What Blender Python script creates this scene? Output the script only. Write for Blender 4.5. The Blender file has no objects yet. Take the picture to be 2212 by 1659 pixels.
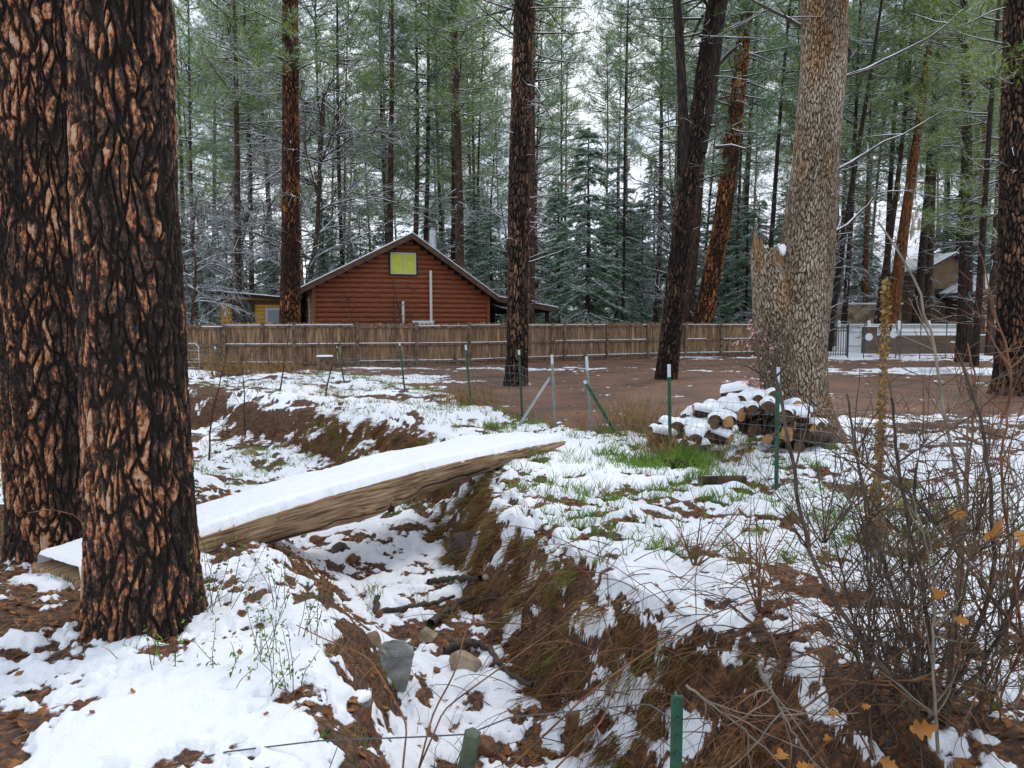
import bpy, math, random
import numpy as np
from mathutils import Vector, Matrix
C = bpy.context.scene.collection
rng = np.random.default_rng(7)
random.seed(7)
R = math.radians

# ------------------------------------------------------------------ camera
PITCH = math.atan(132.5/1640.0)
CAMZ = 1.55
cam = bpy.data.cameras.new("camera"); camo = bpy.data.objects.new("camera", cam); C.objects.link(camo)
camo.location = (0, 0, CAMZ); camo.rotation_euler = (R(90)-PITCH, 0, 0)
cam.sensor_width = 36; cam.lens = 36*1640/2212.0; cam.clip_start = 0.05; cam.clip_end = 3000
bpy.context.scene.camera = camo
# ------------------------------------------------------------------ world
W = bpy.data.worlds.new("World"); bpy.context.scene.world = W; W.use_nodes = True
nt = W.node_tree; nt.nodes.clear()
def N(t, ty, **kw):
    n = t.nodes.new(ty)
    for k, v in kw.items():
        if k.startswith('i_'): n.inputs[k[2:].replace('_', ' ')].default_value = v
        else: setattr(n, k, v)
    return n
SUN_EL, SUN_AZ = 48, 35            # sun behind thin cloud, a little to the right of and ahead of the camera
sky = N(nt, 'ShaderNodeTexSky', sky_type='NISHITA', sun_disc=False, sun_elevation=R(SUN_EL), sun_rotation=R(SUN_AZ))
tc = N(nt, 'ShaderNodeTexCoord'); mp = N(nt, 'ShaderNodeMapping'); mp.inputs['Scale'].default_value = (1, 1, 2.2)
cl = N(nt, 'ShaderNodeTexNoise'); cl.inputs['Scale'].default_value = 2.6; cl.inputs['Detail'].default_value = 7; cl.inputs['Roughness'].default_value = .55
cr = N(nt, 'ShaderNodeValToRGB'); cr.color_ramp.elements[0].position = .40; cr.color_ramp.elements[1].position = .56
mx = N(nt, 'ShaderNodeMixRGB'); mx.inputs['Color2'].default_value = (8.6, 9.0, 9.6, 1)
bg = N(nt, 'ShaderNodeBackground'); bg.inputs['Strength'].default_value = .125
out = N(nt, 'ShaderNodeOutputWorld')
L = nt.links.new
L(tc.outputs['Generated'], mp.inputs['Vector']); L(mp.outputs[0], cl.inputs['Vector']); L(cl.outputs['Fac'], cr.inputs[0])
L(cr.outputs[0], mx.inputs['Fac']); L(sky.outputs[0], mx.inputs['Color1']); L(mx.outputs[0], bg.inputs['Color']); L(bg.outputs[0], out.inputs[0])
# ------------------------------------------------------------------ sun
sl = bpy.data.lights.new("sun", 'SUN'); slo = bpy.data.objects.new("sun", sl); C.objects.link(slo)
sl.energy = 1.1; sl.angle = R(14); sl.color = (1, .96, .9)
_d = Vector((math.sin(R(SUN_AZ))*math.cos(R(SUN_EL)), math.cos(R(SUN_AZ))*math.cos(R(SUN_EL)), math.sin(R(SUN_EL))))
slo.rotation_euler = _d.to_track_quat('Z', 'Y').to_euler(); slo.location = (0, 0, 40)
S = bpy.context.scene
S.view_settings.view_transform = 'Standard'; S.view_settings.look = 'None'; S.view_settings.exposure = 0.55; S.view_settings.gamma = 1
S.render.engine = 'CYCLES'
S.cycles.max_bounces = 5; S.cycles.diffuse_bounces = 3; S.cycles.transparent_max_bounces = 4

# ------------------------------------------------------------------ helpers
cp, sp_ = math.cos(PITCH), math.sin(PITCH)
def ray(X, Y):
    a = (X-1106)/1640.0; b = -(Y-829.5)/1640.0
    return np.array([a, cp + b*sp_, -sp_ + b*cp])
def P(X, Y, d):
    r = ray(X, Y); r = r*(d/r[1]); return np.array([r[0], r[1], r[2]+CAMZ])
def G(X, Y, z=0.0):
    r = ray(X, Y); r = r*((z-CAMZ)/r[2]); return np.array([r[0], r[1], z])

_T = np.random.default_rng(3).random((64, 64, 64)).astype(np.float32)*2-1
def n3(x, y, z):
    x = np.asarray(x, float); y = np.asarray(y, float); z = np.asarray(z, float)
    x, y, z = np.broadcast_arrays(x, y, z)
    xi = np.floor(x).astype(int); yi = np.floor(y).astype(int); zi = np.floor(z).astype(int)
    fx = x-xi; fy = y-yi; fz = z-zi
    fx = fx*fx*(3-2*fx); fy = fy*fy*(3-2*fy); fz = fz*fz*(3-2*fz)
    x0 = xi & 63; y0 = yi & 63; z0 = zi & 63; x1 = (xi+1) & 63; y1 = (yi+1) & 63; z1 = (zi+1) & 63
    def l(a, b, t): return a+(b-a)*t
    return l(l(l(_T[x0, y0, z0], _T[x1, y0, z0], fx), l(_T[x0, y1, z0], _T[x1, y1, z0], fx), fy),
             l(l(_T[x0, y0, z1], _T[x1, y0, z1], fx), l(_T[x0, y1, z1], _T[x1, y1, z1], fx), fy), fz)
def fbm(x, y, z=0.0, o=4, g=.5):
    s = 0; a = 1; t = 0; f = 1
    for i in range(o):
        s = s+a*n3(np.asarray(x)*f+i*17.3, np.asarray(y)*f+i*5.7, np.asarray(z)*f+i*9.1); t += a*a; a *= g; f *= 2.03
    return s/math.sqrt(t)
def sst(a, b, x):
    t = np.clip((x-a)/(b-a), 0, 1); return t*t*(3-2*t)
def vec(*a): return np.array(a, float)
def unit(v): v = np.asarray(v, float); return v/(np.linalg.norm(v, axis=-1, keepdims=True)+1e-9)

def smooth(p, n): tt = np.linspace(0, len(p)-1, n); idx = np.arange(len(p)); q = np.stack([np.interp(tt, idx, p[:, k1]) for k1 in range(3)], -1); w = q.copy(); w[1:-1] = (q[:-2]+2*q[1:-1]+q[2:])/4; return w

class MB:
    def __init__(s): s.V = []; s.F = []; s.M = []; s.n = 0
    def add(s, V, F, m=0):
        V = np.asarray(V, float).reshape(-1, 3); F = np.asarray(F, int)
        s.V.append(V); s.F.append(F+s.n); s.M.append(m); s.n += len(V); return s
    def box(s, c, size, m=0, rz=0.0, axes=None):
        h = np.array(size)/2.0
        V = np.array([[x, y, z] for x in (-1, 1) for y in (-1, 1) for z in (-1, 1)])*h
        if axes is not None: V = V @ np.array(axes)
        elif rz:
            c_, s_ = math.cos(rz), math.sin(rz); V = V @ np.array([[c_, s_, 0], [-s_, c_, 0], [0, 0, 1]])
        F = [[0, 1, 3, 2], [4, 6, 7, 5], [0, 4, 5, 1], [2, 3, 7, 6], [0, 2, 6, 4], [1, 5, 7, 3]]
        return s.add(V+np.array(c), F, m)
    def tube(s, pts, rad, k=5, m=0, cap=False):
        p = np.asarray(pts, float); n = len(p)
        rad = np.broadcast_to(np.asarray(rad, float), (n,))
        t = np.gradient(p, axis=0); t = unit(t)
        ref = np.array([0, 0, 1.]) if abs(t[:, 2]).mean() < .8 else np.array([1., 0, 0])
        a = unit(np.cross(t, ref)); b = np.cross(t, a)
        th = np.linspace(0, 2*math.pi, k, endpoint=False)
        V = p[:, None, :]+rad[:, None, None]*(np.cos(th)[None, :, None]*a[:, None, :]+np.sin(th)[None, :, None]*b[:, None, :])
        i = np.arange(n-1)[:, None]*k; j = np.arange(k)[None, :]; j2 = (j+1) % k
        F = np.stack([i+j, i+j2, i+k+j2, i+k+j], -1).reshape(-1, 4)
        s.add(V, F, m)
        if cap:
            s.add(V[0], [list(range(k))], m); s.add(V[-1], [list(range(k))[::-1]], m)
        return s
    def tris(s, V, m=0):   # (n,3,3)
        V = np.asarray(V); n = len(V)
        if n: s.add(V.reshape(-1, 3), np.arange(n*3).reshape(-1, 3), m)
    def quads(s, V, m=0):
        V = np.asarray(V); n = len(V)
        if n: s.add(V.reshape(-1, 3), np.arange(n*4).reshape(-1, 4), m)
    def mesh(s, name, mats, smooth=False, attrs=None):
        me = bpy.data.meshes.new(name)
        V = np.concatenate(s.V) if s.V else np.zeros((0, 3))
        me.vertices.add(len(V)); me.vertices.foreach_set('co', V.astype(np.float32).ravel())
        lv = []; lt = []; mi = []
        for F, m in zip(s.F, s.M):
            if F.ndim == 1: F = F[None, :]
            lv.append(F.ravel()); lt.append(np.full(len(F), F.shape[1])); mi.append(np.full(len(F), m))
        lv = np.concatenate(lv); lt = np.concatenate(lt); mi = np.concatenate(mi)
        me.loops.add(len(lv)); me.loops.foreach_set('vertex_index', lv.astype(np.int32))
        me.polygons.add(len(lt)); ls = np.concatenate([[0], np.cumsum(lt)[:-1]])
        me.polygons.foreach_set('loop_start', ls.astype(np.int32))
        try: me.polygons.foreach_set('loop_total', lt.astype(np.int32))
        except Exception: pass
        me.polygons.foreach_set('material_index', mi.astype(np.int32))
        me.polygons.foreach_set('use_smooth', np.full(len(lt), smooth))
        for m in (mats if isinstance(mats, (list, tuple)) else [mats]): me.materials.append(m)
        if attrs:
            for k, a in attrs.items():
                at = me.attributes.new(k, 'FLOAT', 'POINT'); at.data.foreach_set('value', np.asarray(a, np.float32).ravel())
        me.update(calc_edges=True); return me
    def obj(s, name, mats, parent=None, smooth=False, attrs=None):
        return link(name, s.mesh(name, mats, smooth, attrs), parent)
def link(name, me, parent=None):
    o = bpy.data.objects.new(name, me); C.objects.link(o)
    if parent is not None: o.parent = parent
    return o
def tag(o, label=None, cat=None, group=None, kind=None):
    if label: o['label'] = label
    if cat: o['category'] = cat
    if group: o['group'] = group
    if kind: o['kind'] = kind
    return o
def thing(name, label, cat, loc=(0, 0, 0), rz=0.0, group=None):
    o = bpy.data.objects.new(name, None); C.objects.link(o); o.location = loc; o.rotation_euler = (0, 0, rz)
    o.empty_display_size = .2
    return tag(o, label, cat, group)
def localize(root, objs):   # parts built in world coordinates: give them the inverse offset
    pass
def off(root):              # world->local shift for an unrotated empty
    return np.array(root.location)

# ------------------------------------------------------------------ materials
def mat(name, col, rough=.8, noise=None, bump=None, spec=.3, metal=0, trans=0, col2=None, scale=8, stretch=(1, 1, 1), contrast=(.35, .65), detail=6):
    m = bpy.data.materials.new(name); m.use_nodes = True; t = m.node_tree; b = t.nodes['Principled BSDF']
    b.inputs['Base Color'].default_value = (*col, 1); b.inputs['Roughness'].default_value = rough
    b.inputs['Specular IOR Level'].default_value = spec; b.inputs['Metallic'].default_value = metal
    if col2 is not None or bump:
        c = N(t, 'ShaderNodeTexCoord'); mpn = N(t, 'ShaderNodeMapping'); mpn.inputs['Scale'].default_value = stretch
        nz = N(t, 'ShaderNodeTexNoise'); nz.inputs['Scale'].default_value = scale; nz.inputs['Detail'].default_value = detail
        t.links.new(c.outputs['Object'], mpn.inputs[0]); t.links.new(mpn.outputs[0], nz.inputs['Vector'])
        if col2 is not None:
            rp = N(t, 'ShaderNodeValToRGB'); rp.color_ramp.elements[0].position = contrast[0]; rp.color_ramp.elements[1].position = contrast[1]
            rp.color_ramp.elements[0].color = (*col, 1); rp.color_ramp.elements[1].color = (*col2, 1)
            t.links.new(nz.outputs['Fac'], rp.inputs[0]); t.links.new(rp.outputs[0], b.inputs['Base Color'])
        if bump:
            bp = N(t, 'ShaderNodeBump'); bp.inputs['Strength'].default_value = bump[0]; bp.inputs['Distance'].default_value = bump[1]
            t.links.new(nz.outputs['Fac'], bp.inputs['Height']); t.links.new(bp.outputs[0], b.inputs['Normal'])
    return m
def snowtop(m, lo=.35, hi=.6, amount=.5, nscale=3.0):
    """settled snow on the faces that look up, broken by noise"""
    t = m.node_tree; b = t.nodes['Principled BSDF']
    g = N(t, 'ShaderNodeNewGeometry'); sx = N(t, 'ShaderNodeSeparateXYZ'); t.links.new(g.outputs['Normal'], sx.inputs[0])
    nz = N(t, 'ShaderNodeTexNoise'); nz.inputs['Scale'].default_value = nscale; nz.inputs['Detail'].default_value = 3
    t.links.new(g.outputs['Position'], nz.inputs['Vector'])
    ad = N(t, 'ShaderNodeMath', operation='MULTIPLY_ADD'); ad.inputs[1].default_value = 1.6; ad.inputs[2].default_value = amount-1.3
    t.links.new(nz.outputs['Fac'], ad.inputs[0])
    a2 = N(t, 'ShaderNodeMath', operation='ADD'); t.links.new(sx.outputs['Z'], a2.inputs[0]); t.links.new(ad.outputs[0], a2.inputs[1])
    mr = N(t, 'ShaderNodeMapRange'); mr.inputs['From Min'].default_value = lo; mr.inputs['From Max'].default_value = hi
    t.links.new(a2.outputs[0], mr.inputs['Value'])
    mxn = N(t, 'ShaderNodeMixRGB'); mxn.inputs['Color2'].default_value = (.78, .81, .86, 1)
    src = b.inputs['Base Color']
    if src.is_linked:
        fs = src.links[0].from_socket; t.links.new(fs, mxn.inputs['Color1'])
    else: mxn.inputs['Color1'].default_value = src.default_value
    t.links.new(mr.outputs[0], mxn.inputs['Fac']); t.links.new(mxn.outputs[0], src)
    return m
M = {}
M['snow'] = mat('snow', (.80, .82, .86), .55, bump=(.35, .02), scale=30, spec=.25)
M['bark_far'] = mat('bark_far', (.022, .015, .012), .95, col2=(.12, .066, .042), bump=(.9, .05), scale=7, stretch=(3, 3, .6), contrast=(.42, .68))
M['bark_dark'] = mat('bark_dark', (.012, .009, .008), .95, col2=(.062, .042, .034), bump=(.9, .05), scale=7, stretch=(3, 3, .6), contrast=(.42, .7))
M['bark_red'] = mat('bark_red', (.03, .014, .008), .95, col2=(.24, .085, .03), bump=(.9, .05), scale=7, stretch=(3, 3, .5), contrast=(.40, .66))
M['twig'] = snowtop(mat('twig', (.035, .024, .017), .9, col2=(.075, .052, .038), scale=5), amount=.55)
M['twig_bare'] = mat('twig_bare', (.06, .036, .025), .85, col2=(.12, .08, .055), scale=9)
M['twig_dark'] = mat('twig_dark', (.035, .025, .020), .8, col2=(.12, .085, .062), scale=14)
M['twig_red'] = mat('twig_red', (.10, .042, .024), .8, col2=(.24, .12, .06), scale=9)
M['twig_grey'] = mat('twig_grey', (.16, .13, .10), .8, col2=(.28, .23, .18), scale=9)
def leafmat(name, a, b, tr=.25, sc=1.5):
    m = mat(name, a, .65, col2=b, scale=sc, spec=.3)
    pb = m.node_tree.nodes['Principled BSDF']
    t = m.node_tree; o = t.nodes['Material Output']
    td = N(t, 'ShaderNodeBsdfTranslucent'); ms = N(t, 'ShaderNodeMixShader'); ms.inputs[0].default_value = tr
    s = pb.inputs['Base Color'].links[0].from_socket
    t.links.new(s, td.inputs['Color']); t.links.new(pb.outputs[0], ms.inputs[1]); t.links.new(td.outputs[0], ms.inputs[2]); t.links.new(ms.outputs[0], o.inputs[0])
    return m
M['needle'] = leafmat('needle', (.055, .125, .022), (.17, .29, .05))
M['needle_y'] = leafmat('needle_y', (.15, .21, .025), (.29, .36, .055))
M['needle_b'] = leafmat('needle_b', (.035, .10, .040), (.085, .19, .075))
M['needle_snow'] = mat('needle_snow', (.62, .70, .70), .6)
M['grass'] = leafmat('grass', (.06, .15, .022), (.22, .33, .05), .3, 6)
M['straw'] = leafmat('straw', (.15, .075, .028), (.38, .25, .11), .2, 5)
M['straw_dark'] = leafmat('straw_dark', (.07, .032, .013), (.26, .13, .045), .15, 4)
M['leaf_dead'] = leafmat('leaf_dead', (.13, .045, .015), (.34, .15, .05), .2, 9)
M['leaf_oak'] = leafmat('leaf_oak', (.36, .14, .03), (.60, .29, .08), .35, 12)
M['mullein'] = mat('mullein', (.14, .07, .02), .9, col2=(.42, .26, .09), scale=40)

# ground material: soil colours and snow cover come from attributes laid on the terrain
def ground_mat():
    m = bpy.data.materials.new('ground'); m.use_nodes = True; t = m.node_tree; b = t.nodes['Principled BSDF']; k = t.links.new
    b.inputs['Roughness'].default_value = .85
    c = N(t, 'ShaderNodeTexCoord')
    def noise(s, d=5, r=.6):
        n = N(t, 'ShaderNodeTexNoise'); n.inputs['Scale'].default_value = s; n.inputs['Detail'].default_value = d; n.inputs['Roughness'].default_value = r
        k(c.outputs['Object'], n.inputs['Vector']); return n
    def ramp(src, e):
        r = N(t, 'ShaderNodeValToRGB'); el = r.color_ramp.elements
        el[0].position = e[0][0]; el[0].color = (*e[0][1], 1); el[1].position = e[-1][0]; el[1].color = (*e[-1][1], 1)
        for p, cc in e[1:-1]: x = el.new(p); x.color = (*cc, 1)
        k(src, r.inputs[0]); return r
    na = noise(24, 6, .7); nb = noise(.9, 5); nf = noise(60, 4, .7)
    near = ramp(na.outputs['Fac'], [(.34, (.016, .008, .005)), (.5, (.07, .030, .014)), (.6, (.16, .065, .026)), (.72, (.30, .15, .07))])
    yard = ramp(nb.outputs['Fac'], [(.32, (.060, .034, .025)), (.48, (.125, .060, .034)), (.68, (.20, .088, .042))])
    yf = ramp(nf.outputs['Fac'], [(.3, (.45, .45, .45)), (.5, (1, 1, 1)), (.75, (1.5, 1.4, 1.3))])
    ym = N(t, 'ShaderNodeMixRGB', blend_type='MULTIPLY'); ym.inputs['Fac'].default_value = .9; k(yard.outputs[0], ym.inputs['Color1']); k(yf.outputs[0], ym.inputs['Color2'])
    ay = N(t, 'ShaderNodeAttribute', attribute_name='yard'); asn = N(t, 'ShaderNodeAttribute', attribute_name='snow')
    soil = N(t, 'ShaderNodeMixRGB'); k(ay.outputs['Fac'], soil.inputs['Fac']); k(near.outputs[0], soil.inputs['Color1']); k(ym.outputs[0], soil.inputs['Color2'])
    nn = noise(14, 6, .65)
    ma = N(t, 'ShaderNodeMath', operation='MULTIPLY_ADD'); ma.inputs[1].default_value = .75; k(nn.outputs['Fac'], ma.inputs[0]); ma.inputs[2].default_value = -.375
    ad = N(t, 'ShaderNodeMath', operation='ADD'); k(asn.outputs['Fac'], ad.inputs[0]); k(ma.outputs[0], ad.inputs[1])
    mr = N(t, 'ShaderNodeMapRange'); mr.inputs['From Min'].default_value = .42; mr.inputs['From Max'].default_value = .52; k(ad.outputs[0], mr.inputs['Value'])
    fin = N(t, 'ShaderNodeMixRGB'); k(mr.outputs[0], fin.inputs['Fac']); k(soil.outputs[0], fin.inputs['Color1']); fin.inputs['Color2'].default_value = (.80, .82, .86, 1)
    k(fin.outputs[0], b.inputs['Base Color'])
    # bump: strong on soil, soft on snow
    bp = N(t, 'ShaderNodeBump'); bp.inputs['Distance'].default_value = .02; bp.inputs['Strength'].default_value = .7
    k(na.outputs['Fac'], bp.inputs['Height']); 
    bs = N(t, 'ShaderNodeBump'); bs.inputs['Distance'].default_value = .03; bs.inputs['Strength'].default_value = .35; k(mr.outputs[0], bs.inputs['Height']); k(bp.outputs[0], bs.inputs['Normal'])
    k(bs.outputs[0], b.inputs['Normal'])
    return m
M['ground'] = ground_mat()

# ------------------------------------------------------------------ terrain
near_line = np.array([(.2, -3), (-.55, 1.2), (-.80, 2.6), (-.88, 3.3), (-.95, 3.9), (-1.30, 4.35), (-1.9, 4.9), (-2.6, 5.9), (-3.6, 7.4), (-5.2, 9.2), (-8, 12), (-14, 16)], float)
far_line = np.array([(2.4, -3), (1.75, 1.6), (1.5, 2.4), (1.38, 3.0), (1.15, 3.42), (.85, 3.78), (.60, 4.3), (.36, 5.0), (.08, 6.4), (-.12, 8.0), (-.75, 9.8), (-1.9, 11.9), (-3.4, 13.9), (-5.8, 16.0), (-9.5, 18.6), (-15, 21)], float)
poly = np.concatenate([near_line, far_line[::-1]])
def seg_dist(x, y, L_):
    d = np.full(x.shape, 1e9)
    for a, b in zip(L_[:-1], L_[1:]):
        v = b-a; t = np.clip(((x-a[0])*v[0]+(y-a[1])*v[1])/(v@v), 0, 1)
        d = np.minimum(d, np.hypot(x-a[0]-t*v[0], y-a[1]-t*v[1]))
    return d
def inside(x, y, pl):
    c = np.zeros(x.shape, bool); n = len(pl)
    for i in range(n):
        x0, y0 = pl[i]; x1, y1 = pl[(i+1) % n]
        if y0 == y1: continue
        m = ((y0 > y) != (y1 > y)) & (x < (x1-x0)*(y-y0)/(y1-y0)+x0); c ^= m
    return c
def ravine(x, y):
    xw = x+.16*fbm(x*1.1, y*1.1, 3.3, 3); yw = y+.16*fbm(x*1.1, y*1.1, 8.8, 3)
    ins = inside(xw, yw, poly); a = seg_dist(xw, yw, near_line); b = seg_dist(xw, yw, far_line)
    t = a/(a+b+1e-6); f = sst(0, .46, t)*sst(0, .24, 1-t)
    dep = .62+.12*sst(6, 2, y)
    return np.where(ins, f*dep, 0.0), ins, t, b
YLX = [-14, -4.9, -2.8, -.93, .13, .6, 1.0, 1.8, 4, 8, 20]; YLY = [25.5, 21.8, 18.6, 15.3, 12.9, 11.3, 10.7, 10.6, 11.2, 11.6, 13]
def yardline(x): return np.interp(x, YLX, YLY)
def base_h(x, y):
    dep, ins, t, b = ravine(x, y)
    z = -dep
    fc = ins*(sst(.02, .2, dep)*sst(.62, .4, dep)); z = z+fc*(.10*fbm(x*3.1, y*3.1, 9.2, 3)+.03*fbm(x*9, y*9, 1.2, 2))
    yl = yardline(x); wy = sst(-.6, .8, y-yl)
    bump = .10*fbm(x*.55, y*.55, 1.1, 3)+.045*fbm(x*2.1, y*2.1, 4.1, 3)+.020*fbm(x*6.3, y*6.3, 4.7, 3)*(y < 16)
    z = z+bump*(1-wy)+wy*.02*fbm(x*.5, y*.5, 2.2, 3)
    crest = np.exp(-((b-.35)/.5)**2)*(~ins)*.08*(1-wy); z = z+crest
    hr = sst(46, 75, y)*(y-46)*.17*sst(4, 22, x+.12*y)+sst(60, 100, y)*(y-60)*.055
    z = z+hr*(1+.15*fbm(x*.05, y*.05, 6, 3))
    z = z+sst(8, 3.0, y)*sst(-1, -6, x)*.0
    return z
def ppf(p): p = np.clip(p, .004, .996); return (p**.135-(1-p)**.135)/.1975
def gb(x, y, cx, cy, rx, ry): return np.exp(-((x-cx)/rx)**2-((y-cy)/ry)**2)
def cover(x, y):
    e = .06
    z0 = base_h(x, y); sl_ = np.hypot(base_h(x+e, y)-z0, base_h(x, y+e)-z0)/e
    yl = yardline(x); wy = sst(-.4, .5, y-yl)
    c = .70*(1-wy)+.10*wy+.0*x
    c = c-.35*sst(-2.4, -.2, y-yl)*(1-wy)*sst(2.2, 4, x)
    c = c*(1-.56*sst(.55, 1.15, sl_)*(y < 25))
    dep, ins, t, b = ravine(x, y)
    c = np.where(ins, c-.10*sst(.6, .78, t)*(1-sst(.90, 1, t)), c)
    c = c-(~ins)*.17*(x > -.5)*sst(1.2, .1, b)*(1-wy)-.08*(~ins)*(x > 1)*(1-wy)-.07*(x < -.5)*(1-wy)*(y > 5)
    c = c+wy*.62*sst(-1.0, -3.2, x)*sst(24, 21, y+x*.2)*(y > 15)+wy*.4*gb(x, y, -1.5, 25.6, 6, .9)
    c = c+wy*.9*gb(x, y, 14, 24.2, 5.5, 1.6)*(x > 9)+wy*.55*gb(x, y, 9.5, 34, 3.5, .8)+wy*.65*sst(11, 13.5, x)*sst(29, 33, y)
    c = c+wy*.5*sst(2.8, 3.4, x)*sst(1.8, .3, y-yl)
    c = np.where(y > 40, .72, c)
    c = c-.55*gb(x, y, -1.72, 4.15, .62, .30)-.62*gb(x, y, -2.9, 3.72, .75, .45)-.30*gb(x, y, -3.1, 3.1, .5, .5)-.5*gb(x, y, -1.9, 2.75, .25, .25)-.7*gb(x, y, -3.8, 5.4, 1.0, 1.5)
    c = c-.75*gb(x, y, .72, 2.65, .55, .36)-.4*gb(x, y, -.62, 5.2, .35, .3)+.22*gb(x, y, 2.4, 2.9, 1.0, .9)+.2*gb(x, y, .75, 4.6, .35, .5)
    c = c+.4*gb(x, y, -1.2, 3.35, .5, .3)+.35*gb(x, y, 1.0, 8.6, .8, 1.2)
    return np.clip(c, .03, .97), wy, sl_
def snow_field(x, y):
    c, wy, sl_ = cover(x, y); zq = base_h(x, y)*1.3
    far = sst(11, 16, y)
    n = (.72*fbm(x*2.6, y*2.6, 12.5+zq*2.6, 4, .6)+.74*fbm(x*8.5, y*8.5, 1.5+zq*8.5, 4, .62))*(1-far)+(.75*fbm(x*.9, y*1.2, 2.5, 5, .6)+.55*fbm(x*3.6, y*4.5, 6.5+zq*4, 4, .6))*far
    n = n/.50
    s = .5+.55*(n+ppf(c))
    return np.clip(s, -1, 2), wy, sl_
def ground_z(x, y):
    x = np.asarray(x, float); y = np.asarray(y, float)
    s, wy, sl_ = snow_field(x, y)
    th = (.036*(1-wy)+.02*wy)*sst(.38, .95, s)
    return base_h(x, y)+th+.006*fbm(x*9, y*9, 2, 3)*(1-wy), s, wy, sl_
def gz(x, y): return float(ground_z(np.array([x]), np.array([y]))[0][0])
def gzb(x, y): return float(base_h(np.array([x], float), np.array([y], float))[0])

ys = [-30., -12, -5, -1.5, 0, .6]; y = 1.0
while y < 900:
    ys.append(y); y += min(max(.02, y*y/1500.0), .3) if y < 45 else (y-40)*.08+.4
ys = np.array(ys)
us = np.concatenate([-np.geomspace(9, .95, 26)[:-1], np.linspace(-.95, .95, 900), np.geomspace(.95, 9, 26)[1:]])
YY, UU = np.meshgrid(ys, us, indexing='ij'); XX = UU*(np.maximum(YY, 1)*.95+1.6)
gx = XX.ravel(); gy = YY.ravel()
ZZ, SN, WY, SLP = ground_z(gx, gy)
nr, nc = YY.shape
i = np.arange(nr-1)[:, None]*nc; j = np.arange(nc-1)[None, :]
F = np.stack([i+j, i+j+1, i+nc+j+1, i+nc+j], -1).reshape(-1, 4)
g = MB(); g.add(np.stack([gx, gy, ZZ], -1), F)
ground = g.obj('ground', M['ground'], smooth=True, attrs={'snow': SN, 'yard': WY})
tag(ground, 'snow dusted ground with a small ravine and bare red brown yard', None, None, 'structure')

# ------------------------------------------------------------------ bark trunks
def bark_mat(name, ramp, crackcol, fscale=70, mix=.5, stain=None, cr=(.18, .62)):
    m = bpy.data.materials.new(name); m.use_nodes = True; t = m.node_tree; b = t.nodes['Principled BSDF']; k = t.links.new
    b.inputs['Roughness'].default_value = .92; b.inputs['Specular IOR Level'].default_value = .2
    at = N(t, 'ShaderNodeAttribute', attribute_name='tone'); ac = N(t, 'ShaderNodeAttribute', attribute_name='crack')
    c = N(t, 'ShaderNodeTexCoord'); mpn = N(t, 'ShaderNodeMapping'); mpn.inputs['Scale'].default_value = (1, 1, .45); k(c.outputs['Object'], mpn.inputs[0])
    nz = N(t, 'ShaderNodeTexNoise'); nz.inputs['Scale'].default_value = fscale; nz.inputs['Detail'].default_value = 5; nz.inputs['Roughness'].default_value = .7; k(mpn.outputs[0], nz.inputs['Vector'])
    ma = N(t, 'ShaderNodeMath', operation='MULTIPLY_ADD'); ma.inputs[1].default_value = mix*2; ma.inputs[2].default_value = -mix; k(nz.outputs['Fac'], ma.inputs[0])
    ad = N(t, 'ShaderNodeMath', operation='ADD'); k(at.outputs['Fac'], ad.inputs[0]); k(ma.outputs[0], ad.inputs[1])
    r = N(t, 'ShaderNodeValToRGB'); el = r.color_ramp.elements
    el[0].position = ramp[0][0]; el[0].color = (*ramp[0][1], 1); el[1].position = ramp[-1][0]; el[1].color = (*ramp[-1][1], 1)
    for p, cc in ramp[1:-1]: x = el.new(p); x.color = (*cc, 1)
    k(ad.outputs[0], r.inputs[0])
    if stain:
        ns = N(t, 'ShaderNodeTexNoise'); ns.inputs['Scale'].default_value = 2.2; ns.inputs['Detail'].default_value = 5; k(mpn.outputs[0], ns.inputs['Vector'])
        ms_ = N(t, 'ShaderNodeMapRange'); ms_.inputs['From Min'].default_value = .52; ms_.inputs['From Max'].default_value = .66; ms_.inputs['To Max'].default_value = .75; k(ns.outputs['Fac'], ms_.inputs['Value'])
        mt_ = N(t, 'ShaderNodeMixRGB', blend_type='MULTIPLY'); k(ms_.outputs[0], mt_.inputs['Fac']); k(r.outputs[0], mt_.inputs['Color1']); mt_.inputs['Color2'].default_value = (*stain, 1); r = mt_
    m2 = N(t, 'ShaderNodeMath', operation='MULTIPLY_ADD'); m2.inputs[1].default_value = .5; k(nz.outputs['Fac'], m2.inputs[0]); m2.inputs[2].default_value = -.25
    a2 = N(t, 'ShaderNodeMath', operation='ADD'); k(ac.outputs['Fac'], a2.inputs[0]); k(m2.outputs[0], a2.inputs[1])
    mr = N(t, 'ShaderNodeMapRange'); mr.inputs['From Min'].default_value = cr[0]; mr.inputs['From Max'].default_value = cr[1]; k(a2.outputs[0], mr.inputs['Value'])
    mxn = N(t, 'ShaderNodeMixRGB'); k(mr.outputs[0], mxn.inputs['Fac']); mxn.inputs['Color1'].default_value = (*crackcol, 1); k(r.outputs[0], mxn.inputs['Color2'])
    k(mxn.outputs[0], b.inputs['Base Color'])
    bp = N(t, 'ShaderNodeBump'); bp.inputs['Strength'].default_value = .8; bp.inputs['Distance'].default_value = .012; k(nz.outputs['Fac'], bp.inputs['Height']); k(bp.outputs[0], b.inputs['Normal'])
    return m
M['bark_pond'] = bark_mat('bark_pond', [(.10, (.018, .012, .010)), (.34, (.060, .040, .032)), (.48, (.13, .065, .040)), (.58, (.38, .125, .042)), (.70, (.44, .21, .11)), (.90, (.50, .35, .25))], (.020, .014, .012), 75, .95, None, (.02, .40))
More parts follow.
